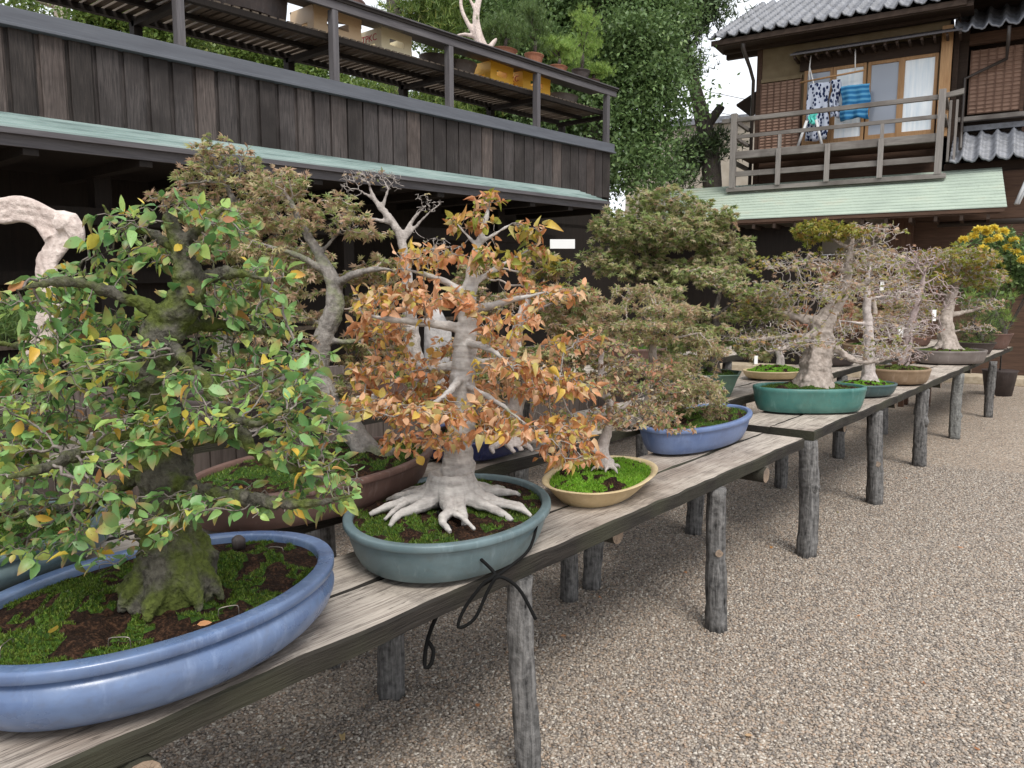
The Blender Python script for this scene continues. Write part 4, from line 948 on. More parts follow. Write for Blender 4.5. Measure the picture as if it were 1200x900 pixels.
# 3 ---- small twisted tree, cream pot
base = np.array([-1.63, 2.56, .70])
r = bonsai('potted_tree', 'small twiggy tree leaning from bright green moss in the cream oval pot', GF, base, 3.02,
  [(712, 548, 0, .030), (706, 530, 0, .026), (712, 505, 0, .020), (716, 480, 0, .017), (704, 440, 0, .013), (706, 410, 0, .008)],
  [[(708, 530, 0, .018), (690, 525, -.05, .012), (668, 508, -.1, .006)], [(715, 490, 0, .012), (740, 470, 0, .009), (775, 445, .05, .005)], [(714, 470, 0, .012), (680, 450, 0, .008), (650, 440, .0, .004)],
   [(706, 440, 0, .01), (740, 415, .1, .006)], [(716, 500, 0, .010), (735, 505, -.08, .006), (760, 500, -.1, .004)]],
  [(700, 405, 50, 10, 0, .6), (655, 425, 42, 10, 0, .5), (745, 430, 46, 10, 0, .6), (700, 450, 60, 12, -.08, .7), (770, 455, 40, 10, 0, .4), (640, 465, 40, 10, -.05, .4), (745, 485, 55, 12, -.08, .6), (670, 495, 45, 12, -.1, .5), (785, 500, 30, 8, -.08, .25), (655, 520, 28, 8, -.12, .2)],
  2200, .017, BW, roots=6, rootlen=.03, voxel=.004, twigmat=BT, seed=13, rtip=.0012,
  leaf=[('small', .022, M['lf_red'], 2, .1, -.1, .35), ('small', .022, M['lf_maple_tan'], 2, .1, -.1, .3), ('small', .020, M['lf_maple_green'], 1, .1, -.1, .3)])
make_pot(r, .34, .205, .072, M['g_cream'], math.radians(104), 'flare', 2.3, 'mossbright', .78, .035, 9000, 3, feet=False, bh=.010)

# 4 ---- tan twiggy tree, periwinkle pot
base = np.array([-1.78, 3.72, .70])
r = bonsai('potted_tree', 'broad tan twiggy tree drooping over the periwinkle blue oval pot', GF, base, 4.0,
  [(758, 500, 0, .045), (756, 480, 0, .035), (770, 450, 0, .028), (765, 410, 0, .020), (775, 375, 0, .012)],
  [[(760, 480, 0, .02), (745, 485, -.25, .014), (733, 500, -.32, .010), (740, 488, -.38, .008), (765, 500, -.42, .005)], [(768, 440, 0, .02), (820, 440, 0, .012), (850, 455, 0, .006)], [(768, 430, 0, .02), (710, 420, 0, .012), (660, 410, 0, .006)],
   [(768, 400, 0, .014), (820, 390, 0, .008)], [(768, 395, 0, .012), (720, 370, 0, .007)]],
  [(770, 380, 75, 30, 0, .9), (700, 390, 70, 40, .1, .9), (820, 425, 45, 40, 0, .7), (770, 450, 70, 36, -.1, .9), (830, 480, 32, 28, -.12, .4), (650, 380, 40, 40, .1, .5), (740, 350, 60, 20, .2, .5), (690, 440, 60, 26, .15, .5)],
  3600, .022, BPW, roots=6, rootlen=.08, voxel=.006, twigmat=BPW, seed=14, rtip=.0015,
  leaf=[('palm3', .028, M['lf_maple_tan'], 4, .3, -.15, .75), ('palm3', .028, M['lf_maple_green'], 2, .3, -.15, .5)])
make_pot(r, .50, .24, .13, M['g_peri'], math.radians(93), 'band', 2.0, 'moss', .6, .03, 6000, 4)

# 5 ---- big brown pot, grey maple
base = np.array([-2.10, 1.55, .80])
r = bonsai('potted_tree', 'maple with crooked grey trunk and tan green leaves in the big brown oval pot', GB, base, 2.72,
  [(448, 545, 0, .055), (425, 520, 0, .044), (395, 480, .05, .036), (375, 440, .05, .036), (378, 400, .05, .034), (392, 360, .05, .034), (390, 330, .05, .028), (375, 300, .05, .020), (352, 260, .05, .014), (340, 235, .05, .010)],
  [[(390, 335, .05, .022), (415, 322, 0, .018), (445, 315, -.03, .012), (465, 318, -.05, .006)], [(385, 320, .05, .020), (350, 300, .0, .014), (320, 290, 0, .009), (290, 280, 0, .005)],
   [(378, 420, .05, .018), (340, 440, 0, .013), (300, 455, 0, .008), (270, 470, 0, .005)], [(376, 400, .05, .016), (420, 400, .05, .010), (450, 395, .1, .006)], [(372, 300, .05, .012), (400, 270, .05, .007)],
   [(380, 380, .05, .016), (345, 375, .2, .010), (310, 370, .3, .006)]],
  [(340, 215, 60, 20, .1, .7), (395, 255, 60, 28, .05, .6), (300, 270, 60, 34, .1, .7), (350, 310, 80, 28, .12, .6), (440, 330, 50, 35, .1, .6), (310, 370, 80, 36, .1, .7), (440, 390, 50, 40, .1, .6), (290, 440, 60, 34, .05, .5), (420, 440, 45, 30, .1, .4)],
  3000, .022, BM, roots=7, rootlen=.12, voxel=.006, twigmat=BPW, seed=15, rtip=.0012,
  leaf=[('palm', .028, M['lf_maple_tan'], 3, .5, -.1, .7), ('palm', .026, M['lf_maple_green'], 2, .5, 0, .5)])
make_pot(r, .50, .29, .115, M['g_brown'], math.radians(99), 'band', 2.0, 'moss', .55, .03, 6000, 5)

# 6 ---- navy pot
base = np.array([-2.20, 2.48, .80])
r = bonsai('potted_tree', 'pale rooted maple with reddish tan leaves in the navy blue pot', GB, base, 3.12,
  [(590, 517, 0, .070), (598, 490, 0, .045), (610, 450, 0, .032), (604, 400, 0, .026), (618, 350, 0, .018), (625, 320, 0, .010)],
  [[(608, 440, 0, .02), (660, 425, 0, .012), (700, 415, 0, .006)], [(604, 410, 0, .02), (550, 400, 0, .012)], [(612, 370, 0, .015), (660, 350, 0, .008)], [(607, 430, 0, .015), (560, 460, 0, .009), (500, 470, 0, .005)]],
  [(640, 310, 45, 20, 0, .4), (640, 360, 65, 30, 0, .7), (690, 400, 40, 30, 0, .5), (640, 430, 70, 30, 0, .8), (560, 440, 60, 40, .1, .6), (500, 470, 50, 24, .1, .4), (560, 340, 50, 40, .2, .4)],
  2800, .022, BW, roots=9, rootlen=.10, voxel=.006, twigmat=BPW, seed=16, rtip=.0014,
  leaf=[('palm', .030, M['lf_maple_tan'], 3, .5, -.1, .7), ('palm', .028, M['lf_red'], 1, .5, -.1, .4), ('palm', .030, M['lf_maple_green'], 2, .5, -.1, .6), ('palm', .032, M['lf_maple_yellow'], 2, .5, 0, .8, [(645, 310, 40, 28, 0)])])
make_pot(r, .33, .22, .085, M['g_navy'], math.radians(100), 'plain', 2.6, 'mossdull', .6, .035, 3000, 6)

# 7 ---- pot behind the powder blue one
base = np.array([-2.18, .52, .80])
r = bonsai('potted_tree', 'green shrub in dull blue grey pot at the left edge behind the powder blue pot', GB, base, 1.95,
  [(30, 640, 0, .035), (35, 600, 0, .028), (20, 540, 0, .022), (30, 480, 0, .014)], [[(30, 560, 0, .015), (80, 530, .05, .008)], [(28, 540, 0, .012), (-20, 500, 0, .006)]],
  [(20, 470, 80, 60, .1, 1), (90, 500, 50, 50, .1, .6), (-10, 580, 60, 40, .1, .5)], 450, .026, BD, roots=4, rootlen=.05, voxel=.006, twigmat=BT, seed=17,
  leaf=('ovate', .036, M['lf_green'], 2, .4, 0, .8))
make_pot(r, .38, .27, .10, M['g_teal'], math.radians(97), 'lip', 2.0, 'moss', .5, .03, 2500, 7)

# 8 ---- green hexagonal pot, low maple
base = np.array([-2.22, 4.72, .80])
r = bonsai('potted_tree', 'spreading olive maple in the dark green six sided pot', GB, base, 5.0,
  [(838, 445, 0, .05), (836, 425, 0, .04), (842, 400, 0, .032), (838, 370, 0, .022), (845, 340, 0, .012)],
  [[(840, 400, 0, .022), (880, 385, 0, .014), (910, 375, 0, .007)], [(840, 395, 0, .022), (790, 390, 0, .014), (750, 385, 0, .007)], [(840, 370, 0, .015), (870, 345, 0, .008)]],
  [(850, 330, 62, 22, 0, .9), (795, 355, 45, 25, 0, .6), (895, 355, 40, 25, 0, .6), (850, 385, 80, 26, 0, .8), (800, 410, 45, 16, -.1, .4), (885, 405, 40, 20, 0, .4)],
  2600, .036, BD, roots=5, rootlen=.08, voxel=.008, twigmat=BPW, seed=18, rtip=.002,
  leaf=[('palm', .040, M['lf_maple_green'], 4, .6, -.1, .85), ('palm', .038, M['lf_maple_tan'], 2, .5, -.1, .6)])
make_pot(r, .27, .27, .15, M['g_green'], math.radians(20), 'flare', 2, 'moss', .75, .03, 1500, 8, hexs=6)

# 9 ---- big maple at the back
base = np.array([-3.28, 5.75, .88])
bs = base; D9 = float((bs-CAM)@cf)
r = bonsai('potted_tree', 'tall domed dark olive maple rising highest behind the middle of the benches', GR3, base, D9,
  [(752, 440, 0, .08), (754, 400, 0, .07), (758, 360, 0, .065), (757, 330, 0, .055), (768, 295, 0, .035), (775, 260, 0, .015)],
  [[(758, 330, 0, .035), (715, 320, 0, .02), (690, 310, 0, .008)], [(760, 320, 0, .035), (820, 315, 0, .02), (860, 305, 0, .008)], [(768, 295, 0, .025), (730, 275, 0, .012)], [(768, 290, 0, .025), (815, 270, 0, .012)]],
  [(775, 237, 42, 20, 0, .6), (735, 268, 48, 24, 0, .7), (820, 258, 45, 24, 0, .7), (775, 275, 70, 26, -.1, .7), (712, 305, 36, 20, 0, .5), (850, 292, 36, 20, 0, .5), (740, 315, 50, 20, -.1, .4), (815, 318, 60, 20, -.1, .5)],
  3400, .042, BD, split=False, roots=5, rootlen=.08, voxel=.010, twigmat=BPW, seed=19, rtip=.0022,
  leaf=[('palm', .046, M['lf_maple_green'], 5, .6, -.1, .9), ('palm', .044, M['lf_maple_tan'], 2, .5, -.1, .5)])
make_pot(r, .36, .27, .13, M['g_brown'], math.radians(95), 'plain', 2, 'moss', .6, .03, 0, 9)

# 10 ---- small cream pot
base = np.array([-2.22, 6.0, .80])
r = bonsai('potted_tree', 'low pale twiggy tree in the small shallow cream pot between the green and turquoise pots', GB, base, 6.1,
  [(912, 437, 0, .04), (915, 420, 0, .03), (905, 395, 0, .02)], [[(912, 410, 0, .015), (940, 395, 0, .008)], [(910, 405, 0, .015), (890, 400, 0, .008)]],
  [(905, 385, 45, 16, 0, .8), (915, 410, 50, 12, 0, .6)], 700, .04, BW, roots=4, rootlen=.06, voxel=.009, twigmat=BW, seed=20, rtip=.002, leaf=('palm', .03, M['lf_maple_tan'], 1, .5, -.1, .3))
make_pot(r, .27, .20, .06, M['g_cream'], math.radians(60), 'plain', 2, 'mossbright', .8, .04, 1500, 10)

# 11 ---- turquoise pot, massive pale trunk
base = np.array([-1.63, 5.02, .72])
r = bonsai('potted_tree', 'massive pale flared trunk with bare branches in the turquoise oval pot', GF, base, 4.98,
  [(952, 462, 0, .125), (953, 448, 0, .112), (956, 430, 0, .092), (962, 400, 0, .076), (964, 378, 0, .062), (978, 360, 0, .042), (992, 335, 0, .030), (994, 305, 0, .024), (1000, 275, 0, .012)],
  [[(960, 378, 0, .05), (935, 372, 0, .030), (908, 365, 0, .016), (885, 352, 0, .008)], [(965, 395, 0, .04), (1000, 422, -.1, .020), (1030, 423, -.1, .014), (1060, 410, -.1, .007)],
   [(955, 395, 0, .04), (925, 395, -.05, .02), (880, 398, -.05, .013), (850, 395, 0, .007)], [(985, 345, 0, .022), (1020, 330, 0, .013), (1045, 325, 0, .007)],
   [(992, 320, 0, .02), (960, 305, 0, .013), (930, 310, 0, .008)], [(994, 300, 0, .015), (1030, 285, 0, .009)], [(994, 290, 0, .014), (965, 275, 0, .008)], [(960, 385, 0, .03), (930, 405, -.15, .015), (900, 412, -.2, .008)]],
  [(960, 272, 30, 15, 0, .6), (1015, 272, 46, 12, 0, .7), (1020, 300, 45, 18, 0, .7), (940, 310, 50, 16, 0, .7), (1020, 330, 48, 14, 0, .5), (905, 345, 45, 18, 0, .6), (880, 395, 55, 14, 0, .7), (960, 340, 60, 18, -.15, .5), (1040, 405, 36, 14, -.1, .4), (940, 400, 50, 12, -.25, .4)],
  5200, .023, BPW, roots=11, rootlen=.04, rootk=.4, voxel=.007, twigmat=BW, seed=21, rtip=.0014, noisy=.012, jit=.20, split=False, wob=.24, rough=.008,
  leaf=[('palm', .034, M['lf_maple_yellow'], 4, .5, 0, .95, [(962, 272, 36, 22, 0)]), ('palm', .030, M['lf_maple_tan'], 1, .5, -.1, .30), ('palm', .030, M['lf_maple_yellow'], 1, .5, -.1, .12)])
make_pot(r, .36, .215, .155, M['g_turq'], math.radians(42), 'plain', 2.2, 'moss', .75, .03, 3500, 11)

# 12 ---- dark teal small pot
base = np.array([-1.55, 6.02, .72])
r = bonsai('potted_tree', 'straight slim pale trunk with bare twigs in the small dark teal pot', GF, base, 5.68,
  [(1018, 452, 0, .065), (1018, 435, 0, .045), (1018, 400, 0, .038), (1016, 360, 0, .030), (1017, 320, 0, .016)],
  [[(1017, 400, 0, .02), (1050, 395, 0, .010)], [(1017, 380, 0, .02), (980, 375, 0, .010)], [(1017, 350, 0, .018), (1050, 345, 0, .009)], [(1017, 420, 0, .015), (985, 415, 0, .008), (960, 420, 0, .006)], [(1017, 340, 0, .014), (985, 330, 0, .008)]],
  [(1020, 305, 40, 18, 0, .7), (1050, 345, 36, 18, 0, .6), (985, 345, 36, 18, 0, .6), (1050, 385, 40, 16, 0, .6), (985, 390, 36, 14, 0, .5), (1020, 415, 50, 12, 0, .5)],
  4000, .025, BW, roots=6, rootlen=.05, voxel=.009, twigmat=BW, seed=22, rtip=.0015, jit=.2, split=False,
  leaf=[('palm', .03, M['lf_maple_tan'], 1, .5, -.1, .15)])
make_pot(r, .25, .18, .085, M['g_dteal'], math.radians(60), 'plain', 2, 'mossbright', .75, .03, 1500, 12)

# 13 ---- tan pot, pinkish twigs
base = np.array([-1.56, 7.02, .72])
r = bonsai('potted_tree', 'pinkish bare twiggy maple in the tan round pot', GF, base, 6.5,
  [(1056, 437, 0, .05), (1062, 415, 0, .04), (1068, 380, 0, .03), (1078, 345, 0, .022), (1084, 315, 0, .012)],
  [[(1068, 390, 0, .02), (1040, 400, 0, .01)], [(1068, 380, 0, .02), (1100, 372, 0, .01)], [(1078, 345, 0, .015), (1050, 335, 0, .01)], [(1080, 335, 0, .015), (1105, 320, 0, .008)]],
  [(1070, 305, 38, 18, 0, .8), (1050, 345, 40, 20, 0, .8), (1100, 350, 30, 20, 0, .5), (1060, 385, 45, 20, 0, .8), (1050, 415, 42, 12, -.2, .6)],
  3200, .032, M.setdefault('bark_pink', barkmat('pink_grey_twig', (.24, .18, .17), (.52, .43, .41), None, 0, 2, .4, 2)), split=False, roots=5, rootlen=.06, voxel=.010, seed=23, rtip=.0025, jit=.25, leaf=[('palm', .03, M['lf_red'], 1, .5, -.1, .12)])
make_pot(r, .27, .24, .12, M['g_tan'], math.radians(60), 'plain', 2, 'mossdull', .9, .03, 1000, 13)

# 14 ---- grey brown pot, yellow tan tree
base = np.array([-1.57, 9.3, .72])
r = bonsai('potted_tree', 'tan leaved maple with flared pale base in the wide grey brown front bench pot', GF, base, 8.22,
  [(1110, 412, 0, .12), (1110, 400, 0, .09), (1108, 380, 0, .075), (1110, 362, 0, .06), (1118, 340, 0, .04), (1120, 315, 0, .02)],
  [[(1110, 370, 0, .04), (1145, 362, 0, .02), (1165, 350, 0, .012)], [(1110, 375, 0, .03), (1075, 370, 0, .015)], [(1115, 350, 0, .03), (1090, 335, 0, .015)], [(1118, 335, 0, .025), (1150, 318, 0, .012)], [(1110, 390, 0, .02), (1140, 384, 0, .012), (1160, 382, 0, .008)]],
  [(1120, 303, 48, 14, 0, .9), (1090, 325, 36, 16, 0, .6), (1150, 325, 30, 16, 0, .6), (1075, 360, 25, 14, 0, .4), (1150, 358, 25, 12, 0, .4), (1145, 385, 22, 10, 0, .3)],
  4200, .036, BPW, split=False, roots=8, rootlen=.10, rootk=.4, wob=.2, voxel=.014, twigmat=BW, seed=24, rtip=.003, noisy=.01,
  leaf=[('palm', .055, M['lf_maple_yellow'], 2, .5, -.1, .45, [(1115, 312, 60, 34, 0)]), ('palm', .05, M['lf_maple_tan'], 1, .5, -.1, .5)])
make_pot(r, .40, .28, .135, M['g_grey'], math.radians(50), 'plain', 2, 'mossdull', .85, .03, 1000, 14)

# 15/16 ---- pines at the end
base = np.array([-1.58, 10.75, .72])
r = bonsai('potted_pine', 'small green pine in a dark pot second from the far end of the front bench', 'pines at the far end of the front bench', base, 9.35,
  [(1148, 420, 0, .05), (1150, 400, 0, .04), (1140, 375, 0, .025)], [[(1148, 395, 0, .02), (1170, 388, 0, .012)], [(1145, 390, 0, .02), (1120, 388, 0, .01)]],
  [(1145, 362, 34, 14, 0, .8), (1125, 385, 24, 12, 0, .5), (1165, 385, 22, 12, 0, .5), (1140, 398, 30, 8, 0, .4)], 380, .06, BD, roots=3, rootlen=.05, voxel=.014, seed=25, rtip=.003, leaf=('needle', .10, M['lf_pine'], 18, 0, 0, 1), cat='pine')
make_pot(r, .26, .22, .14, M['g_dark'], 0, 'flare', 2, 'mossdull', .7, .03, 0, 15)
base = np.array([-1.55, 11.9, .72])
r = bonsai('potted_pine', 'bushy green pine in the brown flared pot standing last on the front bench', 'pines at the far end of the front bench', base, 10.2,
  [(1172, 408, 0, .06), (1176, 390, 0, .05), (1165, 365, 0, .03), (1160, 345, 0, .02)], [[(1172, 385, 0, .02), (1188, 380, 0, .012)], [(1168, 370, 0, .02), (1145, 365, 0, .01)]],
  [(1160, 330, 25, 14, 0, .6), (1172, 355, 22, 14, 0, .6), (1180, 378, 18, 12, 0, .6), (1160, 385, 22, 10, 0, .5), (1135, 345, 20, 14, 0, .4)], 480, .06, BD, roots=3, rootlen=.05, voxel=.014, seed=26, rtip=.003, leaf=('needle', .10, M['lf_pine_bright'], 18, 0, 0, 1), cat='pine')
make_pot(r, .27, .25, .2, M['g_brown'], 0, 'flare', 2, 'mossdull', .7, .03, 0, 16)

# filler trees on the second row and the rear bench further away
for i, (px, bx, by, bz, pt, lab, lm, hh, col) in enumerate([
    (985, -2.25, 7.4, .80, 'g_dark', 'twiggy reddish maple in a dark round pot behind the turquoise pot', 'lf_red', 100, BPW),
    (1035, -2.25, 8.8, .80, 'g_tan', 'orange brown maple in a tan pot behind the pinkish twiggy tree', 'lf_maple_tan', 95, BPW),
    (1075, -2.25, 10.6, .80, 'g_brown', 'yellowish green maple in a brown pot far along the second row', 'lf_maple_yellow', 85, BPW),
    (935, -3.25, 8.3, .88, 'g_dark', 'olive and tan maple in a dark pot at the end of the rear bench', 'lf_maple_yellow', 85, BD)]):
    base = np.array([bx, by, bz]); Dp = float((base-CAM)@cf); v = base-CAM; px = 600+F*(v@cr)/Dp; py = 450-F*((v@cu))/Dp; q = 5.5/Dp
    r = bonsai('potted_tree', lab, GB if bx > -3 else GR3, base, Dp, [(px, py-12*q, 0, .06), (px, py-40*q, 0, .045), (px+8, py-70*q, 0, .03), (px, py-hh, 0, .015)],
      [[(px+4, py-60*q, 0, .02), (px+40*q, py-75*q, 0, .01)], [(px+4, py-55*q, 0, .02), (px-40*q, py-70*q, 0, .01)]],
      [(px, py-hh-10, 45*q, 18*q, 0, .8), (px-38*q, py-75*q, 36*q, 20*q, 0, .6), (px+38*q, py-80*q, 36*q, 20*q, 0, .6), (px, py-60*q, 60*q, 16*q, 0, .6)],
      1500, .042, col, roots=5, rootlen=.08, voxel=.012, seed=30+i, rtip=.0025, leaf=[('palm', .045, M[lm], 3, .5, -.1, .6), ('palm', .045, M['lf_maple_tan'], 2, .5, -.1, .4)])
    make_pot(r, .27, .22, .11, M[pt], .8, 'plain', 2, 'moss', .7, .03, 0, 40+i)

# rear bench, left: tall maple, white bare tree, deadwood juniper
base = np.array([-3.28, 2.05, .88]); Dq = float((base-CAM)@cf)
r = bonsai('potted_tree', 'tall tan and green maple whose crown stands highest behind the big green tree', GR3, base, Dq,
  [(262, 470, 0, .06), (265, 400, 0, .05), (280, 340, 0, .04), (300, 300, 0, .03), (280, 250, 0, .02), (262, 210, 0, .01)],
  [[(290, 310, 0, .02), (340, 300, 0, .012)], [(295, 300, 0, .02), (250, 280, 0, .012)], [(280, 250, 0, .015), (320, 230, 0, .008)]],
  [(262, 182, 42, 16, 0, .6), (250, 205, 50, 16, 0, .6), (310, 222, 50, 18, 0, .6), (225, 235, 50, 20, 0, .6), (290, 260, 70, 24, 0, .8), (330, 300, 60, 24, 0, .5), (230, 290, 60, 24, 0, .5), (290, 340, 70, 30, 0, .5)],
  3000, .03, BM, roots=4, rootlen=.06, voxel=.009, seed=41, rtip=.0016, split=False, leaf=[('palm', .036, M['lf_maple_tan'], 3, .5, -.1, .6), ('palm', .034, M['lf_maple_green'], 2, .5, 0, .35)])
make_pot(r, .36, .26, .12, M['g_dark'], 1.6, 'plain', 2, 'moss', .7, .03, 0, 50)
base = np.array([-3.25, 3.15, .88]); Dq = float((base-CAM)@cf)
r = bonsai('potted_tree', 'bare tree with white curving trunk and fine twigs against the dark doorway', GR3, base, Dq,
  [(490, 440, 0, .06), (482, 390, 0, .045), (478, 340, 0, .036), (474, 300, 0, .028), (466, 270, 0, .024), (450, 248, 0, .020), (438, 232, 0, .013), (432, 215, 0, .006)],
  [[(470, 280, 0, .02), (485, 256, 0, .013), (500, 240, 0, .007)], [(462, 262, 0, .018), (425, 255, 0, .010), (405, 262, 0, .006)], [(448, 245, 0, .015), (455, 222, 0, .009), (462, 212, 0, .005)], [(440, 235, 0, .014), (420, 222, 0, .008)], [(474, 300, 0, .02), (515, 290, 0, .012)], [(470, 285, 0, .016), (500, 252, 0, .009), (515, 240, 0, .006)]],
  [(435, 207, 34, 9, 0, .6), (495, 238, 24, 12, 0, .5), (410, 222, 18, 10, 0, .3), (405, 258, 22, 12, 0, .4), (460, 215, 22, 10, 0, .3), (520, 290, 30, 14, 0, .5)],
  1800, .024, BW2, roots=4, rootlen=.06, voxel=.008, seed=42, rtip=.0015, jit=.35, leaf=[('palm', .03, M['lf_maple_tan'], 1, .5, 0, .06)])
make_pot(r, .33, .25, .12, M['g_brown'], 1.6, 'plain', 2, 'moss', .7, .03, 0, 51)
# juniper deadwood
base = np.array([-3.28, .85, .88]); Dq = float((base-CAM)@cf)
root = empty('potted_juniper', base, 'bleached twisted juniper deadwood arching at the left edge above the green tree', 'bonsai', GR3)
b = B()
for k in range(7):
    a = k*2*PI/7; pts = []
    for i, (x, y, rr) in enumerate([(40, 420, .045), (60, 360, .04), (54, 310, .034), (68, 288, .032), (76, 270, .036), (54, 257, .040), (26, 246, .042), (0, 248, .042), (-40, 250, .028), (-90, 262, .022)]):
        t = a+i*.85; p = at(x, y, Dq); pts.append((*(p+np.array([math.cos(t)*cr[0], math.cos(t)*cr[1], math.sin(t)])*rr*.85), rr*.34))
    sp = spline(pts, .02); b.tube([q[:3] for q in sp], [q[3] for q in sp], 9, .12, k)
sp = spline([(*at(70, 262, Dq), .045), (*at(84, 262, Dq), .04), (*at(90, 275, Dq), .03), (*at(92, 290, Dq), .02)], .02); b.tube([q[:3] for q in sp], [q[3] for q in sp], 9, .1, 3)
sp = spline([(*at(60, 280, Dq), .025), (*at(45, 265, Dq), .012), (*at(38, 262, Dq), .006)], .02); b.tube([q[:3] for q in sp], [q[3] for q in sp], 9, .1, 3)
o = b.build('deadwood', BJ, root, base); rm = o.modifiers.new('remesh', 'REMESH'); rm.mode = 'VOXEL'; rm.voxel_size = .005; rm.use_smooth_shade = True
rng = np.random.default_rng(5); pp = pads_points([(0, 380, 80, 30, .1, 1), (80, 390, 60, 25, .1, .6)], Dq, 400, rng); V, T, rr, al = needles(pp, rng.normal(size=pp.shape)*.3, .05, rng, 16, .002)
obj('foliage', tris_mesh('foliage', V, T, {'rnd': ('FACE', rr), 'along': ('POINT', al)}), M['lf_pine'], root, base)
make_pot(root, .33, .25, .12, M['g_dark'], 1.6, 'plain', 2, 'moss', .7, .03, 0, 52)
# grey rock planting glimpsed between the trees
base = np.array([-2.75, 2.75, 0])
root = empty('stone_lantern_post', base, 'pale grey stone post glimpsed between the two nearest maples', 'post'); b = B(); b.tube([base+[0, 0, 0], base+[0, 0, .6], base+[.01, 0, 1.3], base+[-.02, 0, 1.42]], [.10, .085, .07, .03], 9, .12, 4); b.build('stone', M['rock'], root, base)

# chrysanthemum
base = np.array([-1.35, 12.75, .0]); Dq = float((base-CAM)@cf)
root = empty('yellow_chrysanthemum', base, 'domed bush of yellow chrysanthemum flowers at the right edge beyond the benches', 'plant')
rng = np.random.default_rng(8); cx, cy = 1180, 315
pp = pads_points([(1165, 300, 48, 34, 0, 1), (1195, 320, 45, 34, 0, 1), (1150, 345, 36, 22, 0, .4)], Dq, 3800, rng); V, T, rr, al = leaves(pp, rng.normal(size=pp.shape), .075, 'small', rng)
obj('foliage', tris_mesh('foliage', V, T, {'rnd': ('FACE', rr), 'along': ('POINT', al)}), M['lf_dark'], root, base)
b = B(); c0 = at(1180, 330, Dq)
for i in range(14): e = pp[rng.integers(len(pp))]; b.tube([c0*[1, 1, 0]+[0, 0, .25], c0*[1, 1, 0]+[0, 0, .8], e], [.012, .01, .005], 5)
b.build('stems', BD, root, base)
for i, (x, y) in enumerate([(1141, 277), (1153, 270), (1157, 273), (1176, 272), (1129, 282), (1169, 280), (1152, 292), (1158, 283), (1181, 291), (1191, 297), (1165, 268), (1198, 305), (1146, 270), (1188, 282)]):
    n = 120; c = at(x, y, Dq-.5+.1*math.sin(i)); dr = rng.normal(size=(n, 3)); dr[:, 2] = np.abs(dr[:, 2])*.9; dr /= np.linalg.norm(dr, axis=1)[:, None]
    V, T, rr, al = leaves(np.repeat(c[None], n, 0)+dr*.015, dr, .052, 'small', rng, .1, .2); obj('flower', tris_mesh('flower', V, T, {'rnd': ('FACE', rr), 'along': ('POINT', al)}), M['petal'], root, base)
b = B(); gp = c0*[1, 1, 0]; b.tube([gp, gp+[0, 0, .34], gp+[0, 0, .36]], [.17, .22, .235], 20); b.build('pot', M['g_dark'], root, base)

# plant name cards
for i, (x, y, D_, w_, h_, lab) in enumerate([(1034, 330, 5.2, .026, .06, 'white name card hanging in the branches above the turquoise pot'), (1095, 363, 7.6, .045, .11, 'white name card hanging left of the flared trunk'), (1056, 382, 6.2, .05, .09, 'wide white name card hanging among the pinkish twigs'),
                                        (886, 417, 4.7, .03, .05, 'small white card low beside the green pot')]):
    c = at(x, y, D_); b = B(); b.box(-w_/2, w_/2, -.002, .002, -h_, 0); o = b.build('name_card', M['card']); o.location = c; o.rotation_euler = (0, 0, YAW+.2*i); tag(o, lab, 'card', 'white plant name cards')

# fallen leaves, wires and a cup on the near soil
rng = np.random.default_rng(77)
for i, (x, y, c_, lab) in enumerate([(58, 744, 3, 'yellow fallen leaf on the dark soil left in the powder blue pot'), (226, 733, 1, 'small orange fallen leaf beside the front rim of the powder blue pot')]):
    p = onz(x, y, .855); V, T, rr, al = leaves(p[None], np.array([[.8, .3, .1]]), .03, 'ovate', rng, .1, .9, rnd=np.array([.9 if c_ == 3 else .25]))
    o = obj('fallen_leaf', tris_mesh('fallen_leaf', V-p, T, {'rnd': ('FACE', rr), 'along': ('POINT', al)}), M['lf_orange'], smooth=True); o.location = p; tag(o, lab, 'leaf')
for i, (x, y, a, lab) in enumerate([(140, 756, .1, 'wire staple by the front rim of the powder blue pot'), (268, 719, .5, 'wire staple near the right front rim of the powder blue pot'), (8, 762, 1.6, 'wire staple at the left front rim of the powder blue pot'),
                                    (323, 648, -.1, 'wire staple at the right back rim of the powder blue pot'), (127, 668, .2, 'wire staple at the back left rim of the powder blue pot')]):
    p = onz(x, y, .845); d = np.array([cr[0], cr[1], 0])*math.cos(a)+np.array([cf[0], cf[1], 0])*math.sin(a); b = B()
    sp = spline([(*(-d*.02+[0, 0, -.01]), 1), (*(-d*.019+[0, 0, .010]), 1), (*(-d*.013+[0, 0, .015]), 1), (*(d*.013+[0, 0, .015]), 1), (*(d*.019+[0, 0, .010]), 1), (*(d*.02+[0, 0, -.01]), 1)], .004)
    b.tube([q[:3] for q in sp], .0011, 6); o = b.build('wire_staple', M['wire']); o.location = p; tag(o, lab, 'staple', 'wire staples pinned in the soil')
p = onz(280, 643, .845); b = B(); b.tube([(0, 0, 0), (0, 0, .025), (.002, 0, .032)], [.015, .016, .009], 9, .2, 5); o = b.build('fertiliser_cake', M['g_dark']); o.location = p; tag(o, 'small black fertiliser lump on the back rim of the powder blue pot', 'fertiliser')

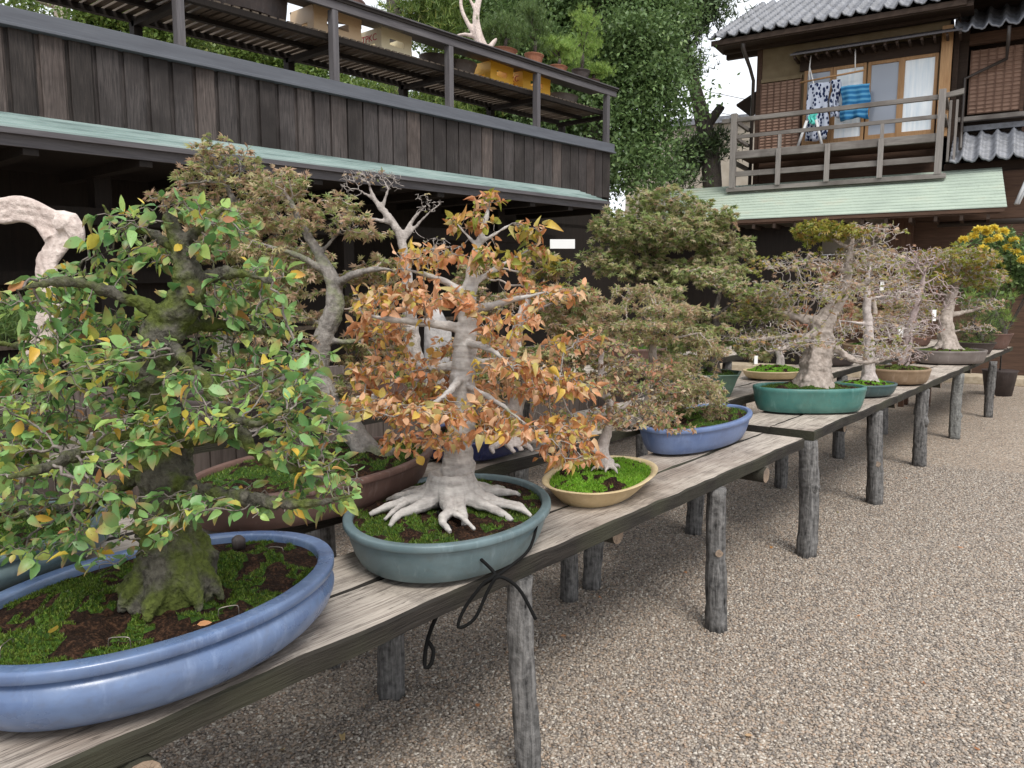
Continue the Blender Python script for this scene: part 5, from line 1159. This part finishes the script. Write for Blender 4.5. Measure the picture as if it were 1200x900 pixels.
rng = np.random.default_rng(91)
for i in range(16):
    x, y = [(700, 700), (560, 830), (742, 812), (905, 640), (1010, 720), (870, 860), (400, 860), (1080, 800), (980, 600), (1120, 640), (655, 745), (800, 670), (1150, 880), (330, 880), (905, 560), (1060, 560)][i]
    p = onz(x, y, .010); V, T, rr, al = leaves(p[None], np.array([[rng.normal(), rng.normal(), .1]]), rng.uniform(.022, .036), 'crisp', rng, 0, .95, rnd=np.array([rng.random()]))
    o = obj('fallen_leaf', tris_mesh('fallen_leaf', V-p, T, {'rnd': ('FACE', rr), 'along': ('POINT', al)}), M['lf_orange'], smooth=True); o.location = p
    tag(o, 'small dry orange brown leaf lying on the open gravel', 'leaf', 'dry leaves on the gravel')
# ------------------------------------------------------------------ things on the balcony shelves
def lbw(w, s, z): v = LB(w, s, z); return np.array([v[0]+E0[0], v[1], v[2]])
def crate(w, s, z, L, Wd, H, mat, label, text=None):
    root = empty('plastic_crate', lbw(w, s, z), label, 'crate', 'crates on the balcony shelf'); b = B(); t = .018
    for x in (0, Wd-t):
        b.box(-x-t, -x, 0, L, 0, H*.38); b.box(-x-t, -x, 0, L, H*.66, H)
        for y in (0, L*.72): b.box(-x-t+.001, -x-.001, y+.001, y+L*.27, H*.38, H*.66)
        b.box(-x-t-.002, -x+.002, 0, L, H*.93, H+.002)
    for y in (0, L-t):
        b.box(-Wd+t, -t, y, y+t, 0, H*.12); b.box(-Wd+t, -t, y, y+t, H*.42, H)
        for x in (.0, Wd-.09-t*2): b.box(-x-.09-t, -x-t-.001, y+.001, y+t-.001, H*.12, H*.42)
    b.box(-Wd+.01, -.01, .01, L-.01, .003, .02); o = b.build('crate_body', mat, root)
    if text:
        cu_ = bpy.data.curves.new('lettering', 'FONT'); cu_.body = text; cu_.size = H*.40; cu_.extrude = .002; cu_.align_x = 'CENTER'
        to = bpy.data.objects.new('lettering', cu_); COL.objects.link(to); to.parent = root; to.location = (-Wd/2, -.004, H*.52); to.rotation_euler = (PI/2, 0, 0); cu_.materials.append(M['redink'])
        bk = B(); bk.box(-Wd*.86, -Wd*.14, -.003, 0, H*.48, H*.95); bk.build('label_panel', mat, root)
    return root
q = N('red_ink'); M['redink'] = q.out((.5, .03, .03), .5, .4)
q = N('cream_plastic'); M['creamp'] = q.out((.72, .63, .42), .4, .5)
q = N('yellow_plastic'); M['yellowp'] = q.out((.85, .46, .04), .4, .5)
q = N('peach_plastic'); M['peachp'] = q.out((.62, .44, .26), .4, .5)
crate(.72, 5.05, 4.008, .62, .4, .27, M['peachp'], 'peach coloured crate left of the lettered cream crate on the shelf')
crate(.74, 5.95, 4.008, .46, .4, .26, M['creamp'], 'cream crate with red lettering on the shelf', 'TPKC')
crate(.74, 7.75, 4.008, .46, .4, .26, M['yellowp'], 'yellow crate left of an upright on the shelf')
crate(.74, 8.40, 4.008, .62, .4, .26, M['yellowp'], 'yellow orange crate with red lettering right of an upright on the shelf', 'TPKC')
def shelf_pot(w, s, z, a, h, mat, label, kind='tray', plant=None, seed=0, ph=.4, pw=.3):
    base = lbw(w, s, z); root = empty('shelf_pot' if not plant else 'shelf_pine', base, label, 'pot' if not plant else 'bonsai', 'pots on the balcony shelf')
    me, inn = pot_mesh(a, a*.75, h, 'flare' if kind != 'tray' else 'plain', 2, 40); me.transform(Matrix.Rotation(PI/2, 4, 'Z')); obj('pot', me, mat, root, smooth=False)
    sm, V, fs, mi = soil_mesh(a-inn, a*.75-inn, h*.86, .03, seed, 2, .5); sm.transform(Matrix.Rotation(PI/2, 4, 'Z')); obj('soil', sm, [M['soil'], M['moss']], root, smooth=True)
    if plant:
        rng = np.random.default_rng(seed); b = B(); top = np.array([0, .0, h+ph*.6]); P0 = [(0, 0, h*.8), (.06, -.05, h+ph*.2), (-.02, .05, h+ph*.4), tuple(top)]
        sp = spline([(*q, .03-.006*i) for i, q in enumerate(P0)], .03); b.tube([q[:3] for q in sp], [q[3] for q in sp], 8, .15, seed)
        cs = []
        for k in range(7):
            q = sp[rng.integers(len(sp)//2, len(sp))][:3]; e = np.array([rng.uniform(-1, 1)*pw*.6, rng.uniform(-1, 1)*pw, h+ph*rng.uniform(.15, 1)]); b.tube([q, (q+e)/2+[0, 0, .02], e], [.012, .009, .004], 6); cs.append(e)
        b.build('trunk', BD, root)
        C = np.vstack([e+rng.normal(size=(60, 3))*[pw*.3, pw*.33, ph*.11] for e in cs]); V, T, rr, al = needles(C, np.tile([[0, 0, 1.]], (len(C), 1)), .085, rng, 18, .0022)
        obj('foliage', tris_mesh('foliage', V, T, {'rnd': ('FACE', rr), 'along': ('POINT', al)}), plant, root)
shelf_pot(.95, 4.35, 4.01, .50, .26, M['g_dark'], 'large brown box planter at the upper left of the balcony shelf')
shelf_pot(.98, 7.05, 4.01, .26, .19, M['g_dark'], 'dark brown bowl beside the lettered cream crate', 'x')
shelf_pot(1.0, 7.42, 4.01, .20, .16, M['g_dark'], 'small dark bowl behind the balcony upright', 'x')
shelf_pot(.95, 7.45+.0, 4.012, .0+.22, .20, M['g_grey'], 'grey brown drum pot left of the first yellow crate', 'x')
shelf_pot(.95, 9.55, 4.01, .30, .14, M['g_grey'], 'wide flat grey basin at the end of the shelf', 'x')
shelf_pot(.75, 9.2, 4.32, .16, .15, M['g_terra'], 'small reddish pot with bright pine on the balcony rail shelf, left of three', 'x', M['lf_pine_bright'], 61, .30, .22)
shelf_pot(.75, 9.75, 4.32, .17, .20, M['g_dark'], 'slate coloured pot with tall pine on the balcony rail shelf', 'x', M['lf_pine_bright'], 62, .75, .25)
shelf_pot(.72, 8.0, 4.32, .20, .12, M['g_terra'], 'square terracotta pot with a leaning dark pine on the balcony rail shelf', 'x', M['lf_pine'], 63, .40, .35)
shelf_pot(.75, 8.65, 4.32, .16, .2, M['g_terra'], 'rusty red pot with green pine near the middle of the rail shelf', 'x', M['lf_pine'], 64, .5, .26)
shelf_pot(.75, 10.05, 4.32, .14, .12, M['g_brown'], 'low brown pot with drooping pine at the corner of the rail shelf', 'x', M['lf_pine_bright'], 65, .2, .25)
shelf_pot(.95, 5.5, 4.32, .36, .16, M['g_brown'], 'brown tray pot seen from below on the rail shelf at the top edge')
# white deadwood tree on the rail shelf
base = lbw(.8, 7.35, 4.32); root = empty('bleached_snag', base, 'white bleached bare deadwood rising from the rail shelf before the trees', 'bonsai'); b = B(); Dq = float((base-CAM)@cf)
for s in ([(570, 62, .10), (562, 45, .09), (558, 20, .06), (562, -10, .05), (560, -40, .03)], [(565, 50, .06), (550, 30, .04), (540, 5, .03), (545, -25, .02)], [(562, 45, .04), (545, 40, .03), (535, 42, .02)], [(570, 60, .05), (578, 50, .04), (582, 45, .02)], [(558, 15, .03), (548, -5, .02), (530, -20, .01)], [(560, 60, .06), (550, 52, .05), (545, 55, .03)]):
    sp = spline([(*at(x, y, Dq), rr*.7) for x, y, rr in s], .05); b.tube([q[:3] for q in sp], [q[3] for q in sp], 9, .2, 5)
o = b.build('deadwood', BJ, root, base); rm = o.modifiers.new('remesh', 'REMESH'); rm.mode = 'VOXEL'; rm.voxel_size = .012; rm.use_smooth_shade = True
# sign box in the dark doorway and a wooden trestle under the far benches
c = at(659, 286, 9.3); b = B(); b.box(-.15, .15, -.03, .03, -.055, .055); o = b.build('sign_box', M['card']); o.location = c; o.rotation_euler = (0, 0, YAW); tag(o, 'small white notice box under the copper eave in the dark doorway', 'sign')
base = np.array([-2.2, 10.9, 0]); root = empty('wooden_trestle', base, 'small reddish brown trestle under the far end of the benches', 'trestle')
for x in (-.13, .13):
    for y in (-.12, .12): b = B(); b.box(x-.03, x+.03, y-.03, y+.03, 0, .42); b.build('leg', M['brownv'], root, bevel=.003)
b = B(); b.box(-.2, .2, -.2, .2, .421, .46); b.build('top', M['brownv'], root, bevel=.003)

# ------------------------------------------------------------------ trees beyond the building
def big_tree(name, label, group, D, trunk, limbs, blobs, nclump, per, size, mat, bark, seed, kind='small', spread=.22, tall=True):
    rng = np.random.default_rng(seed); g0 = at(trunk[0][0], trunk[0][1], D); base = np.array([g0[0], g0[1], 0]); root = empty(name, base, label, 'tree', group)
    b = B(); sp = spline([(*base, trunk[0][2]*1.2)]+[(*at(x, y, D), r_) for x, y, r_ in trunk], .3); b.tube([q[:3] for q in sp], [q[3] for q in sp], 10, .12, seed)
    for l in limbs: s2 = spline([(*at(x, y, D+dd), r_) for x, y, dd, r_ in l], .25); b.tube([q[:3] for q in s2], [q[3] for q in s2], 7, .12, seed)
    b.build('trunk', bark, root, base)
    C = pads_points(blobs, D, nclump, rng, True); n = len(C)
    out = C-np.mean(C, 0); out /= np.linalg.norm(out, axis=1)[:, None]
    c2 = np.repeat(C, per, 0)+rng.normal(size=(n*per, 3))*spread*np.array([1, 1, .6]); dv = np.repeat(out, per, 0)*.4+rng.normal(size=c2.shape)*.5
    rn = np.clip(np.repeat(rng.random(n), per)*.55+rng.random(n*per)*.45, 0, 1)
    if kind == 'needle': V, T, rr, al = needles(c2, dv, size, rng, 6, .012)
    else: V, T, rr, al = leaves(c2, dv, size, kind, rng, .05, .3, .4, rn)
    obj('crown', tris_mesh('crown', V, T, {'rnd': ('FACE', rr), 'along': ('POINT', al)}), mat, root, base)
GT = 'trees beyond the timber building'
big_tree('evergreen_tree', 'huge dense dark green evergreen standing right behind the end of the balcony', GT, 15.5, [(700, 300, .3), (700, 150, .25), (705, 60, .2), (700, -40, .15)],
  [[(700, 150, 0, .12), (650, 90, 0, .08), (620, 40, 0, .04)], [(702, 120, 0, .12), (760, 80, 0, .07)]],
  [(740, 60, 75, 55, 0, 1), (762, 120, 50, 50, -.5, .7), (740, 190, 50, 30, -.8, .5), (660, 40, 80, 50, .5, 1), (620, 100, 60, 60, 1, .7), (690, 130, 70, 60, .3, .9), (720, -20, 110, 60, .5, 1.2), (620, 0, 70, 50, 1.2, .8), (700, 200, 50, 30, 0, .4)],
  5200, 30, .085, M['lf_dark'], BD, 71, 'small', .33)
big_tree('leafy_tree', 'lighter mid green tree rising over the pots behind the balcony rail', GT, 17.5, [(600, 300, .25), (590, 120, .2), (580, 20, .15)],
  [[(590, 100, 0, .1), (540, 40, 0, .05)]],
  [(560, 60, 60, 40, 0, .8), (600, 140, 70, 50, 0, .8), (520, 20, 45, 30, 0, .5), (640, 160, 60, 40, 0, .6), (585, 10, 60, 40, 0, .8)],
  1500, 22, .11, M['lf_mid'], BD, 72, 'small', .32)
big_tree('pine_tree', 'open pine with dark leaning trunk above the lettered crate', GT, 16.0, [(455, 300, .2), (462, 80, .17), (463, 20, .15), (455, -40, .12)],
  [[(463, 30, 0, .08), (500, 20, 0, .05), (530, 30, 0, .03)], [(462, 60, 0, .08), (430, 95, 0, .04), (420, 115, 0, .03)]],
  [(480, 25, 22, 8, 0, .5), (515, 40, 24, 12, 0, .5), (505, 5, 30, 12, 0, .5), (440, 130, 40, 20, 0, .6), (520, 130, 50, 24, 0, .7), (400, 110, 30, 12, 0, .3)],
  420, 12, .20, M['lf_mid'], BD, 73, 'needle', .28)
big_tree('loose_tree', 'loose yellow green tree seen between the balcony cap board and the shelf', GT, 14.0, [(290, 250, .15), (300, 80, .12), (280, 30, .1)],
  [[(300, 80, 0, .06), (340, 60, 0, .04), (380, 80, 0, .02)], [(298, 70, 0, .05), (250, 55, 0, .03)]],
  [(250, 55, 40, 20, 0, .6), (310, 70, 45, 22, 0, .7), (365, 95, 45, 20, 0, .7), (270, 25, 30, 20, 0, .3), (410, 105, 28, 16, 0, .4)],
  900, 14, .085, M['lf_mid'], BD, 74, 'small', .20)
big_tree('pale_barked_tree', 'tree with pale trunk and green pads at the top left corner', GT, 12.5, [(72, 250, .12), (74, 60, .11), (70, 0, .10), (66, -50, .09)],
  [[(73, 30, 0, .05), (110, 15, 0, .03), (140, 12, 0, .02)], [(72, 10, 0, .05), (40, 0, 0, .03)]],
  [(115, 22, 38, 14, 0, .8), (30, 4, 40, 8, 0, .4), (160, 40, 36, 14, 0, .6), (130, -10, 50, 16, 0, .6), (190, 50, 26, 16, 0, .5), (215, 30, 30, 16, 0, .4)],
  800, 16, .075, M['lf_mid'], BPW, 75, 'small', .16)
big_tree('dark_conifer', 'dark conifer with thick lopped trunk between the evergreen and the house', GT, 17.0, [(835, 260, .22), (832, 190, .22), (825, 150, .2), (816, 112, .15), (800, 40, .12), (800, -40, .1)],
  [[(830, 145, 0, .12), (845, 125, 0, .10)], [(832, 195, 0, .08), (812, 188, 0, .06), (798, 195, 0, .04)], [(803, 60, 0, .05), (830, 25, 0, .03)]],
  [(800, 15, 38, 22, 0, .8), (830, 10, 22, 10, 0, .4), (790, 60, 26, 30, 0, .6), (806, 180, 20, 14, 0, .5), (845, 170, 16, 12, 0, .4), (790, 205, 20, 12, 0, .4), (800, -20, 50, 20, 0, .6)],
  650, 12, .17, M['lf_conifer'], BD, 76, 'needle', .22)
# distant pale building, wires
base = np.array([-17.5, 27, 0]); root = empty('distant_building', base, 'pale distant building low behind the dark conifer trunk', 'building')
hx = at(835, 165, 30); b = B(); b.box(-4, 3.2, -2, 2, 0, hx[2]+.6); b.build('wall', M['cream'], root); b = B(); b.box(-4.2, 3.4, -2.2, 2.2, hx[2]+.61, hx[2]+.85); b.build('roof', M['tile'], root)
root.location = (hx[0], hx[1]+2, 0); root.rotation_euler = (0, 0, .3)
b = B()
for i, dz in enumerate((0, .35)): 
    p0, p1 = at(780, 88+22*i, 32), at(900, 122+22*i, 26); b = B(); b.tube([p0, (p0+p1)/2-[0, 0, .15], p1], .012, 5); o = b.build('power_line', M['metal']); tag(o, 'thin power line crossing the white sky left of the house, '+('upper one' if i == 0 else 'lower one'), 'wire')
